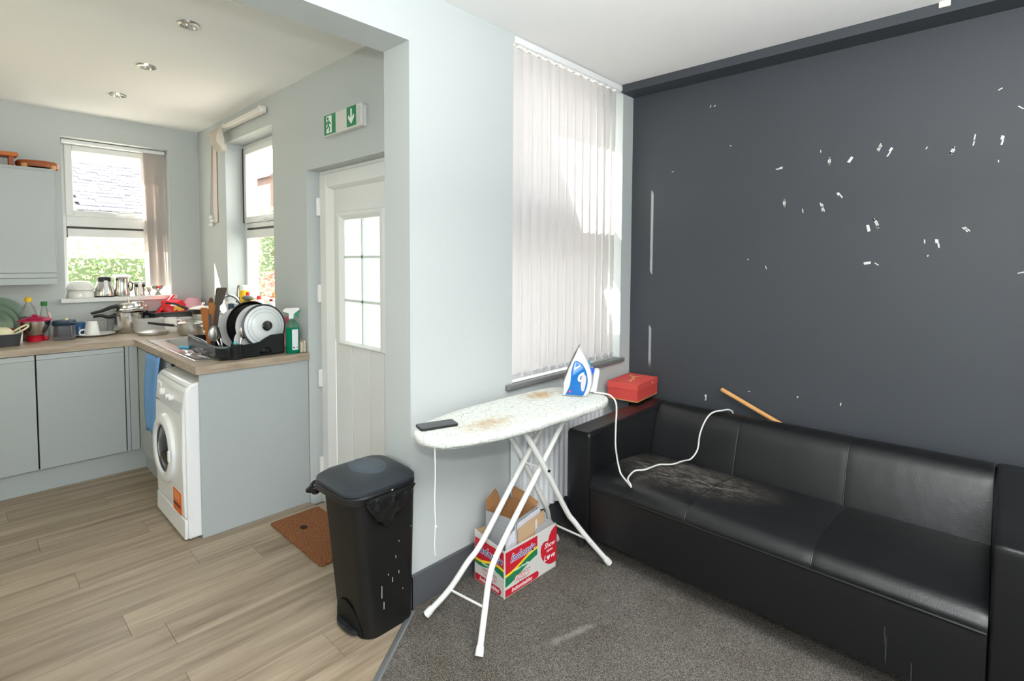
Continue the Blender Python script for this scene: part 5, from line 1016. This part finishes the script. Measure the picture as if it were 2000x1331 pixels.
t = prop('coffee_press', 'small steel coffee press with black-clipped handle on the far sill', 'coffee press', 1.03, 5.13, ZS); MB().lathe([(.001, 0), (.040, 0), (.041, .09), (.039, .095), (.001, .096)], (1.03, 5.13, ZS), 28).obj('body', steel, t); MB().lathe([(.001, .112), (.042, .109), (.046, .1), (.046, .096), (.001, .096)], (1.03, 5.13, ZS), 28).obj('lid', steel_b, t)
MB().box(1.012, 1.036, 5.072, 5.084, ZS+.01, ZS+.10).obj('handle', white_pl, t, smooth=False, bevel=.004); MB().box(.992, 1.004, 5.085, 5.11, ZS+.07, ZS+.09).obj('clip', black_pl, t, smooth=False); MB().box(1.045, 1.060, 5.085, 5.11, ZS+.07, ZS+.09).obj('clip', black_pl, t, smooth=False)
t = prop('egg_cup', 'tiny steel cup between the coffee press and the goblet', 'cup', 1.095, 5.12, ZS); MB().lathe([(.001, 0), (.016, .001), (.006, .015), (.016, .03), (.019, .055), (.016, .055), (.001, .03)], (1.095, 5.12, ZS), 20).obj('cup', steel, t)
t = prop('goblet', 'footed steel goblet at the right end of the far sill', 'goblet', 1.15, 5.10, ZS); MB().lathe([(.001, 0), (.026, .001), (.02, .012), (.012, .025), (.016, .034), (.04, .055), (.045, .075), (.041, .075), (.001, .04)], (1.15, 5.10, ZS), 28).obj('cup', steel, t)
# on the right window sill and behind the sink
ZR = 1.1712
def lath(lab, cat, name, x, y, z, pr, m, extra=()):
    t = prop(name, lab, cat, x, y, z); MB().lathe(pr, (x, y, z), 24).obj('body', m, t)
    for nm, p2, m2 in extra: MB().lathe(p2, (x, y, z), 20).obj(nm, m2, t)
    return t
redcap = mat('red_cap', rgb(220, 40, 44), .4); yl = mat('yellow_label', rgb(246, 196, 20), .5)
lath('steel flask with a navy foot on the right window sill', 'flask', 'flask', 1.515, 4.30, ZR, [(.001, .04), (.034, .04), (.034, .115), (.026, .132), (.001, .135)], steel, [('foot', [(.001, 0), (.035, 0), (.035, .04), (.001, .041)], mat('navy_foot', rgb(44, 54, 72), .4))])
lath('white cream cleaner bottle with yellow label on the right window sill', 'bottle', 'cleaner_bottle', 1.51, 4.205, ZR, [(.001, 0), (.034, 0), (.034, .12), (.03, .135), (.001, .137)], white_pl, [('label', [(.0345, .02), (.035, .021), (.035, .095), (.0345, .096)], yl)])
lath('white bottle with red cap standing next to the yellow-labelled cleaner', 'bottle', 'cleaner_bottle', 1.50, 4.115, ZR, [(.001, 0), (.028, 0), (.028, .045), (.012, .065), (.001, .066)], white_pl, [('cap', [(.001, .06), (.015, .06), (.012, .086), (.001, .088)], redcap)])
lath('squat white bottle with red cap in the middle of the right window sill', 'bottle', 'cleaner_bottle', 1.51, 3.93, ZR, [(.001, 0), (.032, 0), (.032, .03), (.012, .045), (.001, .046)], white_pl, [('cap', [(.001, .04), (.017, .04), (.015, .066), (.001, .07)], redcap)])
lath('small white bottle with dark red cap at the near end of the right window sill', 'bottle', 'cleaner_bottle', 1.51, 3.72, ZR, [(.001, 0), (.026, 0), (.026, .03), (.01, .04), (.001, .041)], white_pl, [('cap', [(.001, .035), (.011, .035), (.011, .055), (.001, .056)], mat('dark_red_cap', rgb(140, 30, 46), .4))])
t = prop('scouring_sponge', 'yellow sponge block on the near edge of the right window sill', 'sponge', 1.462, 4.04, ZR); MB().rbox(1.44, 1.50, 3.955, 4.105, ZR, ZR+.028, .008).obj('foam', mat('yellow_foam', rgb(244, 190, 36), .9), t)
t = prop('scrub_pad', 'grey scrubbing pad lying on the yellow sponge', 'scrubber', 1.462, 4.03, ZR+.029); MB().sphere((1.468, 4.03, ZR+.048), .075, 18, 8, (.42, 1.0, .26)).obj('pad', mat('grey_scourer', rgb(112, 118, 112), .9, bump=.5, bscale=60), t)
lath('green washing-up bottle with orange label behind the tap arch', 'bottle', 'dish_soap', 1.40, 4.17, ZT+.0048, [(.001, 0), (.034, 0), (.036, .02), (.036, .13), (.02, .18), (.001, .185)], mat('pale_green_plastic', rgb(150, 190, 160), .3), [('label', [(.0365, .03), (.037, .031), (.037, .12), (.0365, .121)], mat('orange_label', rgb(226, 116, 44), .5)), ('cap', [(.001, .18), (.02, .18), (.02, .23), (.001, .235)], mat('dark_blue_cap', rgb(44, 66, 92), .4))])
t = prop('plastic_plate', 'pink plastic plate standing on edge against the wall by the window', 'plate', 1.43, 3.31, ZT+.005); pkm = mat('rose_plastic', rgb(222, 126, 138), .35)
MB().disc(.098, .014, (1.440, 3.315, ZT+.006+.098), (-.97, -.1, .2), 36).obj('plate', pkm, t)
# dish rack
dk = prop('dish_rack', 'black plastic dish rack with wavy front wall on the drainer', 'dish rack', 1.19, 3.36, ZT)
zr = ZT+.012; bp_m = mat('rack_plastic', rgb(22, 24, 27), .25)
fw = [(1.03, .0), (1.215, .0), (1.235, .03), (1.255, .044), (1.28, .044), (1.297, .03), (1.305, .0), (1.385, .0), (1.39, .02), (1.39, .108), (1.375, .118), (1.30, .116), (1.26, .10), (1.225, .082), (1.19, .076), (1.03, .070)]
MB().prism([((a-1.03)*.87, c) for a, c in fw], (1.03, 3.125, ZT+.0055), (1, 0, 0), (0, 0, 1), 0, -.012).obj('front_wall', bp_m, dk, bevel=.004)
lw = [(0, 0), (.5, 0), (.5, .08), (.30, .075), (.0, .062)]
MB().prism([(c, d) for c, d in lw], (.985, 3.20, ZT+.0055), (.0, 1, 0), (0, 0, 1), 0, .012).obj('side_wall', bp_m, dk, bevel=.004)
MB().tube([(.992, 3.70, ZT+.088), (.992, 3.45, ZT+.084), (.990, 3.26, ZT+.070), (.996, 3.19, ZT+.068), (1.025, 3.145, ZT+.07), (1.06, 3.13, ZT+.074)], .007, 8, smooth=4).obj('rim', mat('rack_rim', rgb(92, 100, 106), .25), dk)
MB().prism([(0, 0), (.062, -.058), (.062, .068), (0, .062)], (.985, 3.195, ZT+.0055), (1, 0, 0), (0, 0, 1), 0, -.010).xf(lambda p: Vector((p.x, p.y-(p.x-.985)*1.1, max(p.z, ZT+.0055)))).obj('corner_wall', bp_m, dk, bevel=.003)
MB().lathe([(.001, 0), (.026, 0), (.030, .08), (.001, .0795)], (1.075, 3.13, ZT+.0055), 20).obj('cutlery_cup', bp_m, dk)
MB().box(1.332, 1.344, 3.13, 3.70, ZT+.0055, ZT+.10).box(.99, 1.342, 3.69, 3.702, ZT+.0055, ZT+.085).obj('back_wall', bp_m, dk, smooth=False, bevel=.003); MB().box(.99, 1.337, 3.135, 3.695, ZT+.0055, ZT+.012).obj('tray', bp_m, dk, smooth=False)
for i in range(4): MB().tube([(1.10+.01*i, 3.20+.07*i, zr), (1.10+.01*i, 3.20+.07*i, zr+.05), (1.325, 3.20+.07*i, zr+.05), (1.325, 3.20+.07*i, zr)], .004, 6).obj('divider', bp_m, dk)
nx = Vector((.10, -.985, .12)).normalized()
def stood(name, lab, cat, r, x, y, m, grp=None, z=None): 
    zc = zr+r*.995 if z is None else z; t = prop(name, lab, cat, x, y, zr); MB().disc(r, .012, (x, y, zc), nx, 44).obj('dish', m, t); return t
t = prop('pan_lid', 'white enamel pan lid with black knob, frontmost in the dish rack', 'lid', 1.25, 3.19, zr); lc = Vector((1.252, 3.195, zr+.157)); rl = .128
ivory = mat('white_enamel_lid', rgb(226, 230, 232), .2)
MB().lathe([(rl, 0), (rl+.002, .004), (rl, .007), (.105, .010), (.10, .013), (.085, .0145), (.08, .018), (.03, .024), (.001, .025), (.001, .018), (.09, .006), (rl-.004, 0)], lc, 48, nx).obj('lid', ivory, t)
for r, h in ((.1025, .0125), (.083, .0165)): MB().lathe([(r-.0012, h-.002), (r, h+.0008), (r+.0012, h-.002)], lc, 44, nx).obj('ring_line', mat('grey_line', rgb(120, 128, 134), .4), t)
MB().lathe([(rl-.001, -.001), (rl+.0035, .002), (rl+.0035, .005), (rl-.001, .008)], lc, 48, nx).obj('edge_band', mat('dark_edge', rgb(60, 64, 70), .3), t)
MB().lathe([(.012, .022), (.013, .03), (.028, .034), (.030, .042), (.025, .052), (.001, .056)], lc, 26, nx).obj('knob', mat('knob_black', rgb(22, 26, 30), .15, coat=.5), t)
stood('dinner_plate', 'white plate directly behind the white pan lid', 'plate', .132, 1.238, 3.265, cer, z=zr+.150)
t = prop('baking_disc', 'black round pan standing behind the white plates in the rack', 'pan', 1.225, 3.33, zr); MB().lathe([(.001, 0), (.13, 0), (.145, .022), (.148, .022), (.148, .025), (.143, .025), (.128, .004), (.001, .004)], (1.225, 3.34, zr+.150), 46, nx).obj('pan', mat('black_nonstick', rgb(20, 20, 22), .3), t)
stood('dinner_plate', 'rearmost white plate, leftmost in the dish rack', 'plate', .125, 1.185, 3.43, cer, z=zr+.130)
stood('side_plate', 'small white plate low at the front left of the pan lid', 'plate', .075, 1.16, 3.225, cer, z=zr+.076)
# utensils in the rack
def paddle(base, top, w0, w1, m, t, name='blade', th=.006, n=8, hole=False):
    a, c = Vector(base), Vector(top); d = (c-a); pw_ = Vector((.73, -.68, 0)); pn_ = d.cross(pw_).normalized(); rings = []
    for j in range(n+1):
        q = j/n; w = w0+(w1-w0)*q; 
        if q > .9: w *= .86
        if q < .08: w *= .7
        p = a+d*q; rings.append([p+pw_*w/2+pn_*th/2, p-pw_*w/2+pn_*th/2, p-pw_*w/2-pn_*th/2, p+pw_*w/2-pn_*th/2])
    return MB().loft(rings).obj(name, m, t, bevel=.002)
woodd = mat('oiled_wood', rgb(150, 88, 36), .45, noise=.2, scale=9)
t = prop('wooden_spatula', 'narrow wooden spatula leaning at the left of the dish rack', 'spatula', 1.0, 3.34, zr); paddle((1.005, 3.33, zr), (.985, 3.335, 1.10), .018, .022, woodd, t, 'handle', .009); paddle((.985, 3.335, 1.095), (.976, 3.34, 1.223), .032, .042, woodd, t)
t = prop('wooden_spatula', 'wide wooden spatula standing behind the black turner', 'spatula', 1.04, 3.41, zr); paddle((1.03, 3.40, zr), (1.042, 3.41, 1.12), .018, .022, woodd, t, 'handle', .009); paddle((1.042, 3.41, 1.115), (1.052, 3.415, 1.244), .052, .062, mat('amber_wood', rgb(168, 104, 50), .45, noise=.2, scale=9), t)
t = prop('turner', 'dark grey nylon turner standing tallest in the dish rack', 'turner', 1.02, 3.35, zr); dkn = mat('dark_nylon', rgb(66, 60, 55), .5); paddle((1.012, 3.34, zr), (1.055, 3.355, 1.235), .022, .026, dkn, t, 'handle', .010); paddle((1.055, 3.355, 1.23), (1.079, 3.36, 1.335), .045, .066, dkn, t, 'blade', .005)
t = prop('strainer_spoon', 'steel strainer spoon leaning forward in the dish rack', 'strainer', 1.03, 3.27, zr); MB().sphere((1.005, 3.285, 1.075), .042, 18, 10, (.62, .3, 1.0)).obj('bowl', steel_b, t); MB().tube([(1.02, 3.28, 1.04), (1.05, 3.26, zr+.002)], .005, 8).obj('handle', steel, t); MB().tube([(1.005+.028*math.cos(R(a)), 3.272, 1.075+.044*math.sin(R(a))) for a in range(0, 361, 30)], .0035, 6).obj('rim', steel, t)
t = prop('kitchen_knife', 'kitchen knife with black and steel handle in the cutlery cup', 'knife', 1.04, 3.25, zr); MB().tube([(1.018, 3.25, 1.114), (1.030, 3.245, 1.05)], .006, 8).obj('handle', black_pl, t); MB().tube([(1.030, 3.245, 1.05), (1.042, 3.235, zr+.003)], .005, 8).obj('shaft', steel, t)
t = prop('serving_spoon', 'steel serving spoon propped against the white plate', 'spoon', 1.13, 3.19, zr); MB().tube([(1.095, 3.17, zr+.004), (1.118, 3.18, 1.05)], .0045, 8).obj('handle', steel, t); MB().sphere((1.134, 3.185, 1.085), .042, 14, 8, (.5, .2, 1.0)).obj('bowl', steel, t)
t = prop('table_knife', 'small knife with a teal handle end in the dish rack', 'knife', 1.08, 3.17, zr); paddle((1.066, 3.165, zr+.03), (1.083, 3.168, 1.035), .014, .018, mat('teal_plastic', rgb(94, 190, 200), .4), t, 'handle', .008)
t = prop('serving_fork', 'blue-grey handled tool between the wooden spatulas', 'utensil', 1.02, 3.38, zr); paddle((1.018, 3.37, zr), (1.012, 3.38, 1.18), .016, .026, mat('slate_nylon', rgb(62, 82, 100), .4), t, 'handle', .009)
# sink clutter
t = prop('plastic_bag', 'crumpled pinkish clear plastic bag lying on the sink drainer', 'bag', .97, 3.42, ZT+.006)
bg = MB(); rk = random.Random(11); rings = []
for j in range(9):
    rings.append([(.908+.0085*i+rk.uniform(-.004, .004), 3.27+.045*j+rk.uniform(-.006, .006)-.006*i, ZT+.0075+(.010*rk.random()+.010*math.sin(i*.9)*math.sin(j*.8) if 0 < i < 8 and 0 < j < 8 else 0) if True else 0) for i in range(9)])
bg.add([(x, y, max(z, ZT+.0072)) for r in rings for x, y, z in r], [(j*9+i, j*9+i+1, j*9+i+10, j*9+i+9) for j in range(8) for i in range(8)])
bg.obj('film', clear('pink_film', (.98, .9, .88, 1), gloss=.35, rough=.08, body=.55, bcol=(.82, .68, .66, 1)), t, ang=25)
t = prop('dish_brush', 'light blue handled brush lying across the sink drainer', 'brush', 1.0, 3.66, ZT+.006); MB().tube([(.955, 3.75, ZT+.012), (1.00, 3.66, ZT+.014), (1.045, 3.585, ZT+.012)], [.009, .007, .006], 8).obj('handle', mat('sky_blue_plastic', rgb(80, 168, 206), .4), t)
# green spray bottle and cream blocks at the wall end
t = prop('spray_bottle', 'green cleaning spray bottle with a white trigger at the worktop corner', 'spray bottle', 1.40, 3.105, ZP)
spg = mat('green_liquid', rgb(16, 140, 100), .08, trans=.35, ior=1.2)
ov = lambda rx, ry, z, n=24: [(1.385+rx*math.cos(2*math.pi*i/n), 3.108+ry*math.sin(2*math.pi*i/n), ZP+z) for i in range(n)]
MB().loft([ov(.036, .026, 0), ov(.040, .029, .006), ov(.040, .029, .155)]).obj('bottle', spg, t)
MB().loft([ov(.040, .029, .1555), ov(.038, .028, .172), ov(.022, .018, .192), ov(.013, .013, .202), ov(.013, .013, .212)]).obj('shoulder', clear('green_clear', (.62, .9, .8, 1), gloss=.2, body=.2, bcol=(.2, .6, .45, 1)), t)
su2 = Vector((.73, -.68, 0))
MB().prism([(-.012, .205), (.014, .205), (.016, .235), (.050, .262), (.046, .275), (-.03, .272), (-.046, .262), (-.046, .250), (-.012, .240)], (1.385, 3.118, ZP), su2, (0, 0, 1), -.004, .016).obj('trigger_head', white_pl, t, bevel=.003)
MB().prism([(.018, .232), (.026, .225), (.040, .215), (.046, .219), (.036, .236), (.052, .26), (.042, .262)], (1.385, 3.117, ZP), su2, (0, 0, 1), -.002, .011).obj('trigger', mat('green_trigger', rgb(20, 150, 106), .4), t, bevel=.002)
# label on the room side
lb = MB(); angs = [R(-112+i*8) for i in range(8)]
lb.loft([[(1.385+.0404*math.cos(q), 3.108+.0294*math.sin(q), ZP+z) for q in angs]+[(1.385+.0396*math.cos(q), 3.108+.0286*math.sin(q), ZP+z) for q in reversed(angs)] for z in (.022, .145)]).obj('label', mat('label_white', rgb(226, 230, 238), .5), t)
MB().lathe([(.001, 0), (.005, .0002), (.005, .0008), (.001, .001)], (1.379, 3.0785, ZP+.036), 12, (-.1, -.99, 0)).obj('label_mark', mat('label_black', rgb(40, 44, 60), .5), t); MB().lathe([(.001, 0), (.005, .0002), (.005, .0008), (.001, .001)], (1.399, 3.0793, ZP+.036), 12, (.22, -.97, 0)).obj('label_mark', mat('label_lilac', rgb(150, 156, 206), .5), t)
bm_ = mat('cream_foam', rgb(206, 196, 172), .9)
for i, (x, lab) in enumerate(((1.431, 'cream sponge block, left of the two beside the spray bottle'), (1.449, 'cream sponge block against the wall end of the worktop'))):
    t = prop('sponge', lab, 'sponge', x, 3.10, ZP, 'cream sponge blocks'); MB().rbox(x-.0075, x+.0075, 3.085, 3.14, ZP, ZP+.065+.006*i, .003, rz=.002).obj('block', bm_, t)
# on top of the wall cabinet
t = prop('wooden_tray', 'reddish round wooden tray upside down on top of the wall cabinet', 'tray', .40, 4.90, 2.113)
MB().lathe([(.108, 0), (.115, .02), (.113, .032), (.104, .042), (.05, .049), (.001, .05), (.001, .045), (.10, .035), (.106, .0)], (.418, 4.90, 2.127), 40, sy=.95).obj('tray', wood_red, t)
for a in (.345, .49): MB().lathe([(.001, 0), (.016, 0), (.018, .03), (.001, .031)], (a, 4.82, 2.113), 14).obj('foot', wood_l, t)
t = prop('wooden_stand', 'small orange wooden stand at the left on top of the wall cabinet', 'stand', .2, 4.88, 2.113)
MB().prism([(-.12, .068), (.115, .068), (.13, .080), (.125, .096), (-.12, .096)], (.19, 4.82, 2.113), (1, 0, 0), (0, 0, 1), 0, -.12).obj('top', mat('orange_wood', rgb(190, 104, 46), .45, noise=.15, scale=9), t, bevel=.004); 
for a in (.10, .27): MB().box(a, a+.025, 4.83, 4.93, 2.113, 2.182).obj('leg', wood_red, t, smooth=False, bevel=.003)

# ------------------------------------------------------------------ outdoors
struct(MB().box(-30, 40, YK+.3, 60, -.5, -.2).box(1.70, 40, 2.11, YK+.3, -.5, -.2).obj('ground', mat('garden_paving', rgb(170, 164, 150), .9, noise=.1, scale=2), smooth=False))
def hedge(x0, x1, y0, y1, z0, z1, n, seed, cols, lab, name='hedge'):
    t = thing(name, lab, 'hedge', ((x0+x1)/2, (y0+y1)/2, -.2)); rk = random.Random(seed)
    MB().rbox(x0+.15, x1-.15, y0+.2, y1-.1, -.2, z1-.25, .15).obj('branches', mat('hedge_core', rgb(100, 116, 88), .9), t)
    for ci, cm_ in enumerate(cols):
        vs, fs = [], []
        for i in range(n//len(cols)):
            c = Vector((rk.uniform(x0, x1), y0+(y1-y0)*rk.random()**2, z0+(z1-z0)*rk.random()**.8+.1*rk.random())); s_ = rk.uniform(.018, .042)
            a = Vector((rk.gauss(0, 1), rk.gauss(0, 1), rk.gauss(0, 1))).normalized()*s_; b_ = a.orthogonal().normalized()*s_*.55; q = len(vs)
            vs += [c-a, c-b_, c+a, c+b_]; fs.append((q, q+1, q+2, q+3))
        m = MB(); m.v = [tuple(v) for v in vs]; m.f = fs; stuff(m.obj('leaves', cm_, t, smooth=False))
g1, g2, g3 = translucent('leaf_green', rgb(130, 154, 112), .5), translucent('leaf_light', rgb(194, 200, 168), .5), translucent('leaf_red', rgb(180, 96, 84), .4)
hedge(.2, 3.2, 8.8, 9.6, -.1, 1.76, 9000, 1, (g1, g2, g1, g2), 'leafy green hedge beyond the far kitchen window')
hedge(3.3, 4.6, 8.6, 9.6, .2, 2.3, 5600, 2, (g1, g2), 'taller green shrub outside the right kitchen window')
hedge(3.0, 3.8, 7.6, 8.2, .2, 1.25, 2400, 3, (g3, g2, g3), 'reddish flowering shrub low outside the right kitchen window', 'shrub')
hs = thing('house', 'pale house with a grey tiled roof seen through the far kitchen window', 'house', (2.5, 15, -.2))
MB().box(1.85, 4.7, 14.4, 20, -.2, 2.55).obj('wall', mat('render_white', rgb(226, 224, 218), .8), hs, smooth=False)
rt = MB(); 
rt.add([(1.75, 14.0, 2.50), (4.9, 14.0, 2.50), (4.9, 17.0, 3.92), (1.75, 17.0, 3.92), (1.75, 20.0, 2.5), (4.9, 20.0, 2.5)], [(0, 1, 2, 3), (3, 2, 5, 4), (0, 3, 4), (1, 5, 2)]); rt.obj('roof', mat('roof_felt', rgb(80, 78, 82), .9), hs, smooth=False)
tl_ = MB(); rk = random.Random(4)
for row in range(16):
    a = Vector((0, 14.0+3.0*row/16, 2.50+1.42*row/16)); d = Vector((0, 3.0, 1.42)).normalized()
    for i in range(15):
        x = 1.75+.203*i+(.1 if row % 2 else 0); lift = .02+rk.uniform(0, .02)
        p0 = Vector((x, a.y, a.z+.03+lift)); p1 = p0+d*.23+Vector((0, 0, -.02)); tl_.add([p0, p0+Vector((.197, 0, 0)), p1+Vector((.197, 0, 0)), p1, p0-Vector((0, 0, .03)), p0+Vector((.197, 0, -.03))], [(0, 1, 2, 3), (4, 5, 1, 0)])
stuff(tl_.obj('roof_tiles', mat('grey_tiles', rgb(112, 112, 120), .8, noise=.35, scale=3), hs, smooth=False))
bh = thing('brick_house', 'brownish brick house seen through the right kitchen window', 'house', (7.5, 15, -.2)); bkm = mat('brick_brown', rgb(120, 100, 92), .9, noise=.2, scale=6)
MB().box(5.55, 9, 13.6, 18, -.2, 3.6).obj('wall', bkm, bh, smooth=False); MB().prism([(-.1, 0), (3.65, 0), (1.7, 1.3)], (5.55, 13.5, 3.6), (1, 0, 0), (0, 0, 1), 0, -4.6).obj('roof', mat('roof_brown', rgb(104, 88, 82), .9), bh, smooth=False)
MB().box(5.9, 6.8, 13.57, 13.62, 1.2, 2.5).obj('window', mat('far_window', rgb(90, 100, 108), .2), bh, smooth=False)
